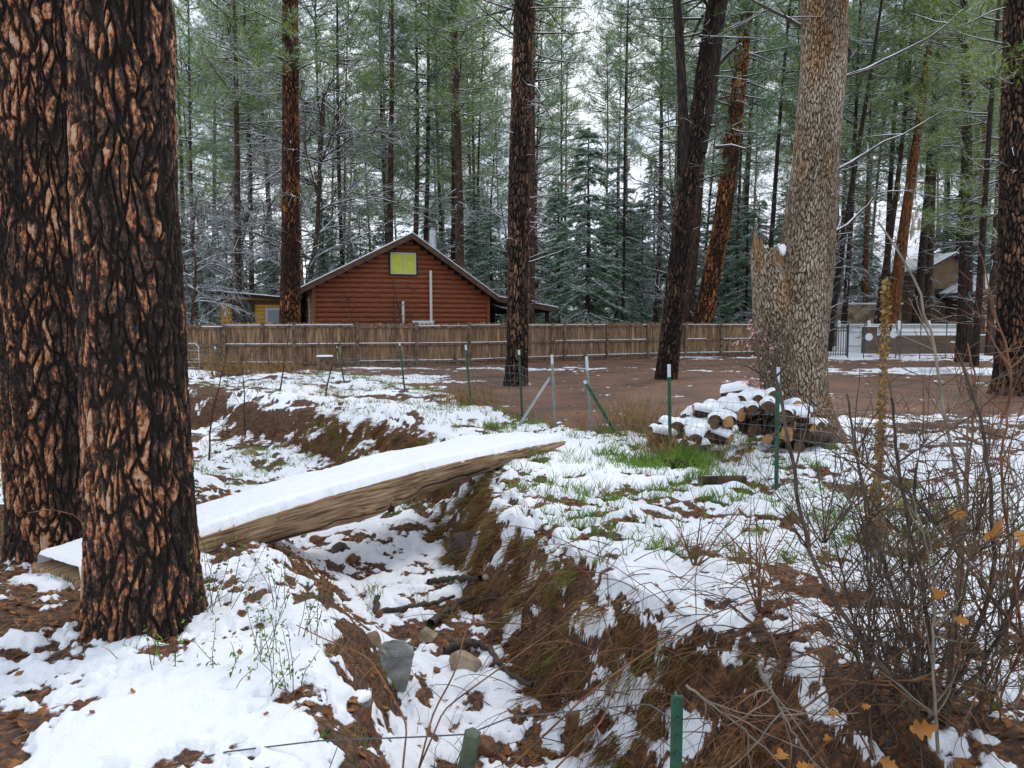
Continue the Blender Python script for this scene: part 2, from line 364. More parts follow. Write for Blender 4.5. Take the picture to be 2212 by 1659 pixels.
M['bark_snag'] = bark_mat('bark_snag', [(.10, (.055, .040, .028)), (.35, (.125, .092, .064)), (.6, (.235, .185, .135)), (.88, (.42, .35, .27))], (.026, .019, .014), 60, .8, (1.0, .62, .30), (.05, .42))
M['bark_mid'] = bark_mat('bark_mid', [(.10, (.018, .013, .011)), (.4, (.048, .032, .025)), (.62, (.13, .065, .038)), (.9, (.26, .15, .095))], (.007, .005, .005), 30, .5)
M['bark_midred'] = bark_mat('bark_midred', [(.10, (.03, .015, .010)), (.4, (.10, .045, .022)), (.62, (.26, .095, .030)), (.9, (.38, .18, .07))], (.009, .006, .005), 30, .5)
def worley(u, v, ncol, seed, jit=.9):
    rs = np.random.default_rng(seed); T1 = rs.random((ncol, 512, 3))
    ui = np.floor(u).astype(int); vi = np.floor(v).astype(int)
    f1 = np.full(u.shape, 9.); f2 = np.full(u.shape, 9.); idv = np.zeros(u.shape)
    for du in (-1, 0, 1):
        for dv in (-1, 0, 1):
            cu = ui+du; cv = vi+dv; h = T1[cu % ncol, cv % 512]
            px = cu+.5+(h[..., 0]-.5)*jit; py = cv+.5+(h[..., 1]-.5)*jit+.5*(cu % 2)
            d = np.hypot(u-px, v-py); m1 = d < f1
            f2 = np.where(m1, f1, np.minimum(f2, d)); idv = np.where(m1, h[..., 2], idv); f1 = np.where(m1, d, f1)
    return f1, f2, idv
def bark_trunk(name, cfun, rfun, z0, z1, nth, nz, cw, ch, depth, seed, material, parent, origin, tone=(0, 1), extra=None, warp=.35, dark=0.0, knots=(), block=False):
    th = np.linspace(0, 2*math.pi, nth, endpoint=False); zz = np.linspace(z0, z1, nz)
    Z, TH = np.meshgrid(zz, th, indexing='ij'); r = rfun(Z, TH); R0 = float(np.median(rfun(np.array([z0*.6+z1*.4]), np.array([0.]))))
    ncol = max(6, int(2*math.pi*R0/cw))
    cx_, sx_ = np.cos(TH)*R0, np.sin(TH)*R0
    wu = warp*fbm(cx_/cw*.35, sx_/cw*.35, Z/ch*.9+seed, 3); wv = .8*fbm(cx_/cw*.6+9, sx_/cw*.6, Z/ch*.5, 2)
    u = TH/(2*math.pi)*ncol+wu*1.6; v = (Z-z0)/ch+wv+40
    jg = fbm(cx_*26, sx_*26, Z*13+seed, 4, .65)
    f1, f2, idv = worley(u+.10*jg, v+.06*jg, ncol, seed, .72 if block else .9); e = f2-f1+(.05*jg if block else 0)
    if not block:
        rid = np.abs(fbm(cx_/cw*.55+3, sx_/cw*.55, Z/ch*.42+seed, 3)); e = np.minimum(e, .05+rid*1.9)
    # a second, finer system splits the plates
    g1, g2, idg = worley(u*2+.3+.35*jg, v*(1.3 if block else 5.5)+.5*jg, ncol*2, seed+5); eg = g2-g1
    big = sst(.0, .16, e) if block else sst(.05, .26, e+.05*jg); fine = sst(0, .16, eg)
    crack = big*(.80+.20*fine) if block else big*(.62+.38*fine)
    fl = fbm(cx_*38, sx_*38, Z*16, 4, .65)
    hgt = depth*(big*(.65+.5*idv)+(.10 if block else .34)*(fine*.4+idg)*big)+depth*.20*fl
    pat = fbm(cx_*2.2, sx_*2.2, Z*.9+seed, 3)
    tn = tone[0]+(tone[1]-tone[0])*np.clip(.13+.36*idv**1.2+.40*idg**1.2*(.35+.65*idv)+.42*pat+.22*fl+.06*jg, 0, 1) if not block else tone[0]+(tone[1]-tone[0])*np.clip(.30+.25*idv+.25*idg+.30*pat+.18*fl, 0, 1)
    tn = tn*(.45+.55*sst(.10, .40, e))
    for (kt, kz, kr) in knots:
        dd = np.hypot(((TH-kt+math.pi) % (2*math.pi)-math.pi)*R0, (Z-kz)*.8)/kr
        w = np.exp(-dd**2*1.3); crack = crack*(1-w); hgt = hgt-depth*1.1*np.exp(-dd**2*3)+depth*.9*np.exp(-((dd-1.2)/.5)**2)
    c = cfun(Z); rr = r+hgt-depth*.5
    V = np.stack([c[0]+rr*np.cos(TH), c[1]+rr*np.sin(TH), Z+0*rr], -1).reshape(-1, 3)
    i = np.arange(nz-1)[:, None]*nth; j = np.arange(nth)[None, :]; j2 = (j+1) % nth
    F = np.stack([i+j, i+j2, i+nth+j2, i+nth+j], -1).reshape(-1, 4)
    b = MB(); b.add(V-origin, F)
    return b.obj(name, material, parent, True, {'tone': tn.ravel(), 'crack': np.clip(crack, 0, 1).ravel()})

def pix_trunk(pts, d, z0):
    """centre line and radius functions from (X, Y, width) samples at distance d"""
    zs = []; xs = []; rs = []
    for X, Y, w in pts:
        p = P(X, Y, d); zs.append(p[2]); xs.append(p[0]); rs.append(w*d/1640/2)
    o = np.argsort(zs); zs = np.array(zs)[o]; xs = np.array(xs)[o]; rs = np.array(rs)[o]
    # extrapolate upward
    zt = zs[-1]+9; sl2 = (xs[-1]-xs[0])/(zs[-1]-zs[0]); zs = np.append(zs, zt); xs = np.append(xs, xs[-1]+sl2*9); rs = np.append(rs, rs[-1]*.45)
    return zs, xs, rs
def needles_at(mb, cen, dirs, ln, wd, k, rs, mats=(0, 1, 2), prob=(.55, .2, .25), spread=.75):
    n = len(cen)
    if n == 0: return
    cen = np.repeat(cen, k, 0); dd = np.repeat(dirs, k, 0)
    d = unit(dd+spread*rs.normal(size=(n*k, 3))); l = ln*(.6+.7*rs.random((n*k, 1)))
    side = unit(np.cross(d, rs.normal(size=(n*k, 3))))*wd
    b0 = cen+d*l*.04; V = np.stack([b0-side*.5, b0+side*.5, b0+d*l], 1)
    gk = np.repeat(rs.random(n), k); up = (d[:, 2] > -.1)
    sn = up & (rs.random(n*k) < prob[2]*2.0*(gk > .25)); mi = np.where(sn, 2, np.where(gk < prob[1], 1, 0))
    for q in range(3): mb.tris(V[mi == q], mats[q])

def curve_pts(p0, d0, ln, n, droop, wob, rs):
    p = [np.array(p0, float)]; d = np.array(d0, float); st = ln/(n-1)
    for i in range(n-1):
        d = d+np.array([0, 0, droop])/(n-1)+wob*rs.normal(size=3); d = d/np.linalg.norm(d); p.append(p[-1]+d*st)
    return np.array(p)

def crown_mesh(name, kind, seed, z0, H, Lmax, nb, tuft, k, mats, wd=.011):
    rs = np.random.default_rng(seed); nd = MB(); cen = []; drs = []; br = MB()
    for q in range(nb):
        f = rs.random()**(.9 if kind != 'fir' else 1.15); z = z0+(H-z0)*f; az = rs.random()*2*math.pi
        if kind == 'fir': L_ = Lmax*(1-f)**.8*(.7+.45*rs.random())+.25; el = .05-.35*(1-f); dr = -.25
        else: L_ = Lmax*(.35+.65*math.sin(math.pi*min(1, .22+f*.78)))*(.55+.6*rs.random()); el = -.1+.55*f+.2*rs.normal(); dr = .25
        d0 = np.array([math.cos(az)*math.cos(el), math.sin(az)*math.cos(el), math.sin(el)])
        p = curve_pts((0, 0, z), d0, L_, 7, dr, .09, rs); br.tube(p, np.linspace(.018+.011*L_, .006, 7), 4)
        ns = int(5+L_*(4.2 if kind != 'fir' else 7))
        for s_ in range(ns):
            t = (.28 if kind != 'fir' else .12)+(.72 if kind != 'fir' else .88)*rs.random(); ii = min(int(t*6), 5); fr = t*6-ii; q0 = p[ii]*(1-fr)+p[ii+1]*fr
            ax = unit(p[ii+1]-p[ii]); sd = unit(np.cross(ax, [0, 0, 1]))*(1 if rs.random() < .5 else -1)
            if kind == 'fir': dv = unit(ax*.6+sd*.8+np.array([0, 0, -.12])+.12*rs.normal(size=3)); l2 = (.30+.5*L_*.35*(1-t))*(.6+.6*rs.random())
            else: dv = unit(ax*.7+sd*.7+np.array([0, 0, .25])+.35*rs.normal(size=3)); l2 = .25+.55*rs.random()*min(1, L_/2)
            pp = curve_pts(q0, dv, l2, 4, .15 if kind != 'fir' else -.15, .06, rs)
            if l2 > .3: br.tube(pp[[0, 2, 3]], [.008, .006, .003], 3)
            if kind == 'fir':
                m_ = int(3+l2*tuft*2)
                for w in np.linspace(.15, 1, m_): jj = min(int(w*3), 2); cen.append(pp[jj]+(pp[jj+1]-pp[jj])*(w*3-jj)); drs.append(unit(pp[jj+1]-pp[jj])+np.array([0, 0, .1]))
            else:
                cen.append(pp[-1]); drs.append(unit(pp[-1]-pp[-2])+np.array([0, 0, .35]))
                if rs.random() < .8: cen.append(pp[2]); drs.append(unit(rs.normal(size=3)+np.array([0, 0, .5])))
                for e_ in range(tuft if rs.random() < .6 else 0): cen.append(pp[-1]+.18*rs.normal(size=3)); drs.append(unit(rs.normal(size=3)+dv+np.array([0, 0, .4])))
    cen = np.array(cen); drs = np.array(drs)
    if kind == 'fir': needles_at(nd, cen, drs, .13, wd*1.7, k, rs, prob=(.5, .12, .42), spread=.45)
    else: needles_at(nd, cen, drs, .22, wd, k, rs, prob=(.6, .3, .11), spread=.8)
    return nd.mesh(name, mats), br.mesh(name+'_branches', [M['twig']], True)
def dead_mesh(seed, z0, z1, n, L_, rr=.02):
    rs = np.random.default_rng(seed); b = MB()
    for q in range(n):
        z = z0+(z1-z0)*rs.random(); az = rs.random()*6.28; l = L_*(.25+.9*rs.random()**1.5)
        d0 = np.array([math.cos(az), math.sin(az), .15*rs.normal()+.05]); p = curve_pts((0, 0, z), d0, l, 6, rs.normal()*.5-.2, .13, rs)
        b.tube(p, np.linspace(rr*(.6+.4*l), .004, 6), 4)
        for s_ in range(int(l*3.4)):
            i_ = rs.integers(1, 5); dv = unit(p[i_+1]-p[i_]+.9*rs.normal(size=3)*[1, 1, .6]); pp = curve_pts(p[i_], dv, .25+.5*rs.random()*l*.6, 4, .1, .15, rs); b.tube(pp, [.007, .006, .004, .002], 3)
    return b.mesh('dead_branches', [M['twig']], True)
PV = []
for s_ in range(6):
    ml = [[M['needle'], M['needle_y'], M['needle_snow']], [M['needle_y'], M['needle'], M['needle_snow']], [M['needle_b'], M['needle'], M['needle_snow']]][s_ % 3]
    nb = [108, 92, 102, 84, 116, 104][s_]
    PV.append((crown_mesh('crown', 'pine', 100+s_, [7.0, 5.5, 6.5, 8.5, 5, 7.5][s_], 22, [2.6, 2.3, 2.9, 2.2, 2.5, 3.0][s_], nb, 3, 9, ml), dead_mesh(200+s_, 1.8, 9, 46, 1.7)))
FV = []
for s_ in range(3):
    FV.append(crown_mesh('crown', 'fir', 300+s_, .7, [11, 9, 12][s_], [2.5, 2.0, 2.8][s_], [170, 130, 190][s_], 5, 9, [M['needle_b'], M['needle'], M['needle_snow']], .011))
def simple_trunk(material, H=22.0):
    p = np.stack([.06*np.sin(np.linspace(0, 7, 16)), .06*np.cos(np.linspace(0, 5, 16)), np.linspace(-.3, H, 16)], -1); r = np.linspace(1, .22, 16); r[0] = 1.25
    p[:, :2] -= p[1, :2]; b = MB(); b.tube(p, r, 14)
    return b
TM = {k_: None for k_ in ('bark_far', 'bark_dark', 'bark_red')}
def pine(X0, X1, w, d, bark, v, label, group=None, sc=1.0, name='pine_tree', crown=True, zs=1.0, rz=None, dead=True, lift=0.0):
    """X0: screen column at eye level, X1: column at the top edge, w: width in pixels, d: distance"""
    p = P(X0, 697, d); r = w*d/1640/2; z = gzb(p[0], d)
    x0 = p[0]; lean = math.atan2((X1-X0)*d/1640.0, 697*d/1640.0); x0 -= math.tan(lean)*(CAMZ-z)
    root = thing(name, label, 'tree', (x0, d, z), 0, group)
    root.rotation_euler = (random.uniform(-.015, .015), lean, 0); root.rotation_mode = 'XYZ'
    rot = rz if rz is not None else random.uniform(0, 6.28)
    b = MB(); H = 22.0*sc*zs; n = 14; t = np.linspace(0, 1, n)
    wob = .10*np.stack([np.sin(t*5+d), np.cos(t*4+X0)-math.cos(X0)], -1); wob -= wob[0]
    b.tube(np.concatenate([wob, (t*H-.25)[:, None]], 1), r*(1.12-.85*t)*(1+.25*np.exp(-t*40)), 12)
    b.obj('trunk', [M[bark]], root, True)
    (cm, bm), dm = PV[v % 6]
    if crown:
        c = link('crown', cm, root); c.scale = (sc, sc, sc*zs); c.rotation_euler = (0, 0, rot); c.location = (0, 0, lift)
        q = link('branches', bm, root); q.scale = c.scale; q.rotation_euler = c.rotation_euler; q.location = (0, 0, lift)
    if dead:
        q = link('dead_branches', dm, root); q.scale = (sc, sc, sc); q.rotation_euler = (0, 0, rot*1.7)
    return root
def fir(X, d, v, sc, label, group=None, w=None):
    p = P(X, 697, d); z = gzb(p[0], d)
    root = thing('fir_tree', label, 'tree', (p[0], d, z), 0, group)
    H = [11, 9, 12][v]*sc; b = MB(); b.tube([(0, 0, -.2), (0.03, 0, H*.5), (0, 0, H)], [.13*sc, .08*sc, .02], 8); b.obj('trunk', [M['bark_dark']], root, True)
    rot = random.uniform(0, 6.28)
    for nm, me in (('crown', FV[v][0]), ('branches', FV[v][1])):
        c = link(nm, me, root); c.scale = (sc, sc, sc); c.rotation_euler = (0, 0, rot)
    return root

# ------------------------------------------------------------------ the named pines behind the fence
GP = 'pines standing behind the wooden fence'
rows = [
 (425, 432, 9, 40, 'bark_far', 1, 'thin leaning pine closest to the big foreground trunks, behind the fence'),
 (517, 513, 15, 36, 'bark_far', 0, 'straight slim pine rising behind the yellow shed roof'),
 (546, 540, 10, 42, 'bark_dark', 2, 'second slim pine above the yellow shed, darker and thinner'),
 (591, 572, 13, 44, 'bark_far', 4, 'dark pine just left of the thick pine at the cabin corner'),
 (745, 742, 11, 46, 'bark_dark', 1, 'narrow pine above the left slope of the cabin roof'),
 (690, 700, 9, 50, 'bark_far', 5, 'thin pine behind the left eave of the red cabin'),
 (846, 850, 17, 41, 'bark_far', 3, 'grey brown pine directly left of the cabin ridge'),
 (890, 905, 13, 43, 'bark_far', 5, 'pine rising right behind the cabin ridge'),
 (910, 933, 12, 43.5, 'bark_dark', 2, 'dark slim pine leaning right behind the cabin ridge'),
 (991, 989, 21, 38, 'bark_far', 0, 'stout pine behind the metal chimney pipe'),
 (974, 986, 11, 44, 'bark_dark', 4, 'thin dark pine between chimney pipe and stout pine'),
 (1032, 1052, 7, 46, 'bark_dark', 3, 'spindly dark pine above the right slope of the cabin roof'),
 (1143, 1160, 24, 33, 'bark_far', 5, 'pine partly hidden behind the thick central pine'),
 (1345, 1357, 7, 39, 'bark_dark', 1, 'pole thin pine among the snowy firs'),
 (1415, 1425, 13, 44, 'bark_far', 4, 'slender pine left of the dark forked pine'),
 (1457, 1463, 16, 38, 'bark_dark', 2, 'dark pine just behind the forked pine on its left'),
 (1484, 1512, 22, 36.6, 'bark_far', 0, 'brown pine between the forked pine and the orange pine'),
 (1592, 1600, 9, 47, 'bark_far', 5, 'thin pine between the orange pine and the grey broken tree'),
 (1652, 1690, 12, 45, 'bark_dark', 3, 'dark pine just left of the grey broken tree'),
 (1798, 1880, 13, 41, 'bark_dark', 1, 'dark pine leaning right beside the grey broken tree'),
 (1822, 1840, 12, 44, 'bark_dark', 2, 'dark straight pine behind the iron gate'),
 (1868, 1872, 11, 52, 'bark_red', 5, 'distant reddish pine on the snowy slope'),
 (1893, 1952, 14, 43, 'bark_far', 0, 'brown pine leaning right beside the orange barked one'),
 (1928, 1985, 25, 42, 'bark_red', 4, 'orange barked pine behind the white lattice fence'),
 (1914, 1925, 14, 46, 'bark_dark', 3, 'grey brown pine between two reddish ones behind the lattice fence'),
 (1978, 2010, 18, 44, 'bark_dark', 1, 'dark leaning pine left of the tan house'),
 (2003, 2018, 17, 45, 'bark_far', 2, 'brown pine in front of the left corner of the tan house'),
 (2138, 2120, 14, 36, 'bark_far', 5, 'reddish brown slim pine right of the tan house'),
 (2120, 2098, 15, 41, 'bark_red', 0, 'rust coloured pine between the dark yard pine and the right edge'),
 (1700, 1745, 16, 50, 'bark_dark', 3, 'pine mostly hidden behind the grey broken tree'),
]
for r_ in rows: pine(r_[0], r_[1], r_[2], r_[3], r_[4], r_[5], r_[6], GP, sc=random.uniform(.9, 1.1), lift=random.uniform(1.5, 6.0))
pine(2082, 2045, 29, 30, 'bark_dark', 4, 'thick dark pine in the yard before the block wall with snowy boughs', None, sc=.82)
pine(2112, 2135, 14, 27, 'bark_dark', 1, 'slim dark pine in the yard between thick pine and right edge pine', None, sc=.8)
# far forest
k_ = 0
for dd_, n_ in ((54, 17), (66, 24), (82, 28), (104, 32)):
    for q in range(n_):
        X = -150+2520*(q+random.uniform(.1, .9))/n_
        if 1240 < X < 1400 and dd_ < 80: continue
        zn = ['at the far left edge of the forest', 'above the yellow shed', 'over the left cabin roof slope', 'behind the cabin ridge', 'between cabin and central pine', 'behind the snowy firs', 'behind the forked pine', 'behind the orange leaning pine', 'right of the grey broken tree', 'above the lattice fence', 'over the tan house', 'at the right edge of the forest'][int(np.clip((X-330)/155, 0, 11))]
        rg = {54: 'nearer slim pine', 66: 'distant slim pine', 82: 'far slender pine', 104: 'farthest faint pine'}[dd_]
        dq = dd_*random.uniform(.93, 1.07)
        pine(X, X+random.uniform(-30, 40), random.uniform(7, 12)*48/dd_*1.15, dq, random.choice(['bark_far', 'bark_dark', 'bark_far', 'bark_red']), k_,
             rg+' '+zn, 'distant forest pines', sc=random.uniform(.85, 1.25)*(1+.0035*dd_), dead=(dd_ < 90)); k_ += 1
GF = 'snow dusted firs behind the fence'
for X, d, v, sc, lb in [
 (1268, 37, 0, .98, 'large snow laden fir right of the central pine'), (1205, 40, 1, .95, 'snowy fir close behind the porch roof end'),
 (1330, 41, 2, .88, 'snowy fir at the right of the largest fir'), (1060, 41, 1, .85, 'small snowy fir above the right cabin eave'),
 (1025, 44, 2, .8, 'snowy fir behind the chimney and the right roof slope'), (1385, 46, 0, .8, 'fir with light snow left of the dark forked pine'),
 (1610, 46, 1, .95, 'snowy fir left of the grey broken tree'), (1570, 52, 2, .9, 'distant snowy fir behind the orange leaning pine'),
 (700, 45, 0, .8, 'fir rising behind the left roof slope of the cabin'), (780, 50, 2, .75, 'fir behind the upper left roof slope'),
 (600, 44, 1, .8, 'fir behind the thick pine at the cabin corner'), (1690, 40, 1, .8, 'dark fir behind the grey broken tree'),
 (1500, 50, 0, .8, 'fir between the forked pine and orange pine'), (2060, 62, 0, .9, 'fir on the slope behind the tan house'),
 (2150, 50, 1, 1.0, 'fir behind the right edge pine trunk'), (455, 47, 2, .7, 'fir at the far left beyond the fence'),
 (930, 52, 1, .95, 'fir just behind the cabin ridge'), (1770, 60, 2, .7, 'fir on the snowy slope right of the grey broken tree')]:
    fir(X, d, v, sc, lb, GF)

for q in range(46):
    X = 330+1900*(q+random.random())/46; d = random.uniform(52, 74)
    if 1830 < X < 2040 and random.random() < .5: continue
    zn = ['left of the yellow shed', 'behind the yellow shed', 'behind the left roof slope', 'behind the cabin ridge', 'behind the central pine', 'behind the snow laden firs', 'behind the forked pine', 'behind the orange leaning pine', 'behind the grey broken tree', 'on the slope behind the lattice fence', 'behind the tan house', 'at the right edge'][int(np.clip((X-330)/158, 0, 11))]
    fir(X, d, q % 3, random.uniform(.75, 1.15), 'distant dark young fir '+zn, 'distant young firs')
# ------------------------------------------------------------------ near trunks with modelled bark
def near_pine(label, pts, d, z0pix, cw, ch, depth, nth, nz, material, seed, ztop, flare=.22, tone=(0, 1), name='pine_tree', knots=(), crown=None, dead=None):
    zs, xs, rs = pix_trunk(pts, d, 0)
    zb = gzb(float(np.interp(0, zs, xs)), d)
    root = thing(name, label, 'tree', (float(xs[0]), d, zb))
    o = off(root)
    cf = lambda Z: (np.interp(Z, zs, xs), d+0*Z)
    def rf(Z, T): return np.interp(Z, zs, rs)*(1+flare*np.exp(-np.maximum(Z-zb, 0)/.22)*(1+.35*np.sin(3*T+seed)+.2*np.sin(5*T)))*(1+.02*np.sin(2*T+1)+.015*n3(np.cos(T), np.sin(T), Z*.8+seed))
    bark_trunk('trunk', cf, rf, zb-.25, ztop, nth, nz, cw, ch, depth, seed, material, root, o, tone, knots=knots)
    if crown is not None:
        v, s_, zo = crown; ang = math.atan2(xs[-1]-xs[0], zs[-1]-zs[0])
        (cm, bm), dm = PV[v]
        for nm, me in (('crown', cm), ('branches', bm)):
            c = link(nm, me, root); c.scale = (s_, s_, s_); c.rotation_euler = (0, ang, 0); c.location = (float(np.interp(0, zs, xs))-o[0], 0, zo)
    if dead is not None:
        q = link('dead_branches', dead_mesh(*dead), root); q.rotation_euler = (0, math.atan2(xs[-1]-xs[0], zs[-1]-zs[0]), 0); q.location = (float(np.interp(0, zs, xs))-o[0], 0, 0)
    return root
# front big pine: trunk
near_pine('huge orange barked pine trunk in the left foreground, the nearer of two', [(313, 1375, 215), (308, 1200, 212), (287, 700, 200), (272, 450, 192), (262, 0, 188)], 3.80, 0, .048, .20, .016, 1000, 1600, M['bark_pond'], 11, 6.0, flare=.17,
          knots=((-1.2, 2.75, .08), (-1.95, 2.2, .07), (-1.55, 1.55, .06), (-.9, 3.2, .09), (-1.7, 3.25, .05), (-1.15, .95, .06)))
near_pine('huge orange barked pine trunk at the left edge, behind the nearer one', [(178, 1205, 255), (150, 900, 246), (125, 600, 240), (95, 0, 232)], 5.15, 0, .050, .21, .017, 1000, 1400, M['bark_pond'], 23, 7.0, flare=.12, tone=(-.08, .9),
          knots=((-1.9, 2.1, .08), (-1.7, 3.4, .09), (-2.2, 2.9, .07)))
near_pine('thick straight pine standing alone in the middle of the yard', [(1114, 835, 46), (1118, 760, 43), (1121, 400, 42), (1130, 100, 39), (1133, 0, 38)], 18.9, 0, .06, .24, .03, 260, 900, M['bark_mid'], 31, 14, flare=.12, tone=(.1, 1), crown=(0, .95, 1.5), dead=(911, 2.8, 10, 26, 1.8))
zs_ = None
near_pine('dark pine leaning right in the yard with a forked top', [(1438, 823, 44), (1452, 700, 42), (1480, 450, 40), (1505, 290, 38), (1528, 100, 28), (1545, 0, 26)], 20.8, 0, .07, .26, .03, 260, 900, M['bark_mid'], 41, 15, flare=.1, tone=(0, .8), crown=(2, .95, 2.5), dead=(912, 4, 11, 26, 1.8))
near_pine('orange barked pine leaning strongly right before the wooden fence', [(1507, 768, 44), (1520, 690, 40), (1560, 480, 34), (1590, 240, 29), (1615, 0, 24)], 35.3, 0, .09, .4, .04, 200, 800, M['bark_midred'], 51, 20, flare=.12, crown=(5, 1.1, 0), dead=(913, 6, 15, 30, 2.4, .03))
near_pine('thick reddish pine at the left corner of the red cabin', [(626, 700, 42), (628, 560, 36), (628, 300, 32), (627, 0, 29)], 28.6, 0, .08, .3, .035, 200, 800, M['bark_midred'], 61, 18, flare=.05, tone=(-.02, .8), crown=(3, 1.05, 1), dead=(914, 4, 13, 30, 2.0, .024))
near_pine('massive dark pine cut off by the right edge', [(2188, 860, 76), (2190, 700, 62), (2198, 300, 60), (2205, 0, 56)], 16.4, 0, .07, .24, .03, 260, 900, M['bark_mid'], 71, 12, flare=.25, tone=(.05, .95), crown=(4, .8, 2), dead=(915, 4, 9, 14, 1.6))

# second stem of the forked pine and broken stubs on it
fk = [o for o in bpy.data.objects if o.get('label', '').startswith('dark pine leaning right in the yard')][0]
b = MB(); d_ = 20.8; o = off(fk)
b.tube(np.array([P(1484, 420, d_), P(1478, 300, d_), P(1470, 120, d_), P(1462, 0, d_), P(1455, -160, d_)])-o, [.16, .14, .12, .11, .06], 12); b.obj('fork_stem', [M['bark_dark']], fk, True); b = MB()
b.tube(np.array([P(1512, 330, d_), P(1535, 200, d_), P(1552, 60, d_), P(1562, 0, d_), P(1570, -100, d_)])-o, [.18, .17, .15, .13, .06], 12)
b.obj('fork_stem', [M['bark_dark']], fk, True)
b = MB()
for q in [((1545, 318), (1610, 322)), ((1552, 140), (1602, 95)), ((1525, 285), (1545, 272))]:
    b = MB(); b.tube(np.array([P(*q[0], d_), (P(*q[0], d_)+P(*q[1], d_))/2+[0, -.1, .05], P(*q[1], d_-.3)])-o, [.055, .05, .035], 7, cap=True); b.obj('broken_branch', [M['twig']], fk, True)

# ------------------------------------------------------------------ grey broken tree (two stems from one base, one snapped)
dS = 10.0
rootS = thing('broken_tree', 'massive grey tree with blocky bark and one snapped stem right of the yard', 'tree', (float(P(1722, 930, dS)[0]), dS, 0.0))
oS = off(rootS); zbS = gzb(oS[0], dS)
pts = [(1738, 945, 150), (1728, 850, 118), (1722, 760, 122), (1730, 620, 128), (1745, 520, 108), (1762, 350, 92), (1778, 150, 90), (1781, 0, 92)]
zs, xs, rs = pix_trunk(pts, dS, 0)
bark_trunk('trunk', lambda Z: (np.interp(Z, zs, xs), dS+0*Z), lambda Z, T: np.interp(Z, zs, rs)*(1+.22*np.exp(-np.maximum(Z-zbS, 0)/.18)*(1+.5*np.sin(3*T)))*(1+.03*np.sin(2*T)+.03*n3(np.cos(T)*1.3, np.sin(T)*1.3, Z)), zbS-.2, 8.0, 640, 1400, .030, .105, .017, 81, M['bark_snag'], rootS, oS, warp=.45, tone=(.05, 1), block=True)
pts = [(1700, 930, 60), (1682, 800, 78), (1672, 700, 82), (1662, 600, 70), (1652, 560, 56)]
z2, x2, r2 = pix_trunk(pts, dS-.12, 0); z2, x2, r2 = z2[:-1], x2[:-1], r2[:-1]
zt = float(P(0, 540, dS)[2])
bark_trunk('snapped_stem', lambda Z: (np.interp(Z, z2, x2), dS-.14+0*Z), lambda Z, T: np.interp(Z, z2, r2)*(1+.05*np.sin(3*T)), 0.05, zt, 380, 700, .030, .105, .017, 83, M['bark_snag'], rootS, oS, warp=.45, tone=(.05, .95), block=True)
# splintered top of the snapped stem
M['splinter'] = mat('splinter', (.10, .06, .03), .9, col2=(.34, .20, .10), scale=14, stretch=(6, 6, .8), bump=(.8, .02))
b = MB(); rs_ = np.random.default_rng(5)
def spl(x0, y0, x1, y1, r, z=0.0): b.tube(np.array([P(x0, y0, dS-.14+z), P((x0+x1)/2-2, (y0+y1)/2, dS-.14+z), P(x1, y1, dS-.14+z)])-oS, [r, r*.75, r*.12], 6)
spl(1645, 600, 1631, 496, .085); spl(1655, 590, 1643, 512, .07); spl(1638, 610, 1626, 520, .06, .05); spl(1662, 590, 1652, 540, .06)
for q in range(26):
    x = 1636+rs_.random()*58; spl(x, 575, x+rs_.normal()*3, 548-rs_.random()*16+(x-1636)*.12, .02+.02*rs_.random(), rs_.normal()*.12)
spl(1694, 580, 1688, 522, .035); spl(1700, 575, 1704, 530, .03)
b.obj('splintered_top', [M['splinter']], rootS, True)
def blob(mb, c, r, seed=0, n=14, m=0, amp=.25, fr=1.5):
    u = np.linspace(0, math.pi, n); v = np.linspace(0, 2*math.pi, 2*n, endpoint=False); U, Vv = np.meshgrid(u, v, indexing='ij')
    d = np.stack([np.sin(U)*np.cos(Vv), np.sin(U)*np.sin(Vv), np.cos(U)], -1)
    k = 1+amp*fbm(d[..., 0]*fr+seed*3.1, d[..., 1]*fr+seed, d[..., 2]*fr, 3)
    V = d*k[..., None]*np.array(r)+np.array(c)
    i = np.arange(n-1)[:, None]*2*n; j = np.arange(2*n)[None, :]; j2 = (j+1) % (2*n)
    mb.add(V, np.stack([i+j, i+2*n+j, i+2*n+j2, i+j2], -1).reshape(-1, 4), m)
b = MB(); blob(b, P(1689, 540, dS-.2)-oS, (.05, .06, .075), 4); b.obj('snow_cap', [M['snow']], rootS, True)
b = MB(); rs_ = np.random.default_rng(50)
for z, az, l in ((3.4, -.1, 1.8), (2.6, .0, 1.3), (4.6, .3, 2.2), (5.2, 3.0, 1.8)):
    p = curve_pts((float(np.interp(z, zs, xs))-oS[0], .0, z), (math.cos(az), math.sin(az), .25), l, 8, .5, .12, rs_); b.tube(p, np.linspace(.03, .006, 8), 6)
    for q in range(6):
        i_ = rs_.integers(1, 7); b.tube(curve_pts(p[i_], unit(p[i_]-p[i_-1]+.7*rs_.normal(size=3)), .5, 4, .1, .15, rs_), [.01, .008, .006, .003], 4)
b.obj('branches', [M['twig']], rootS, True)
b = MB(); blob(b, P(1829, 118, dS+.05)-oS, (.05, .05, .085), 9, amp=.5); b.obj('knot', [M['bark_dark']], rootS, True)

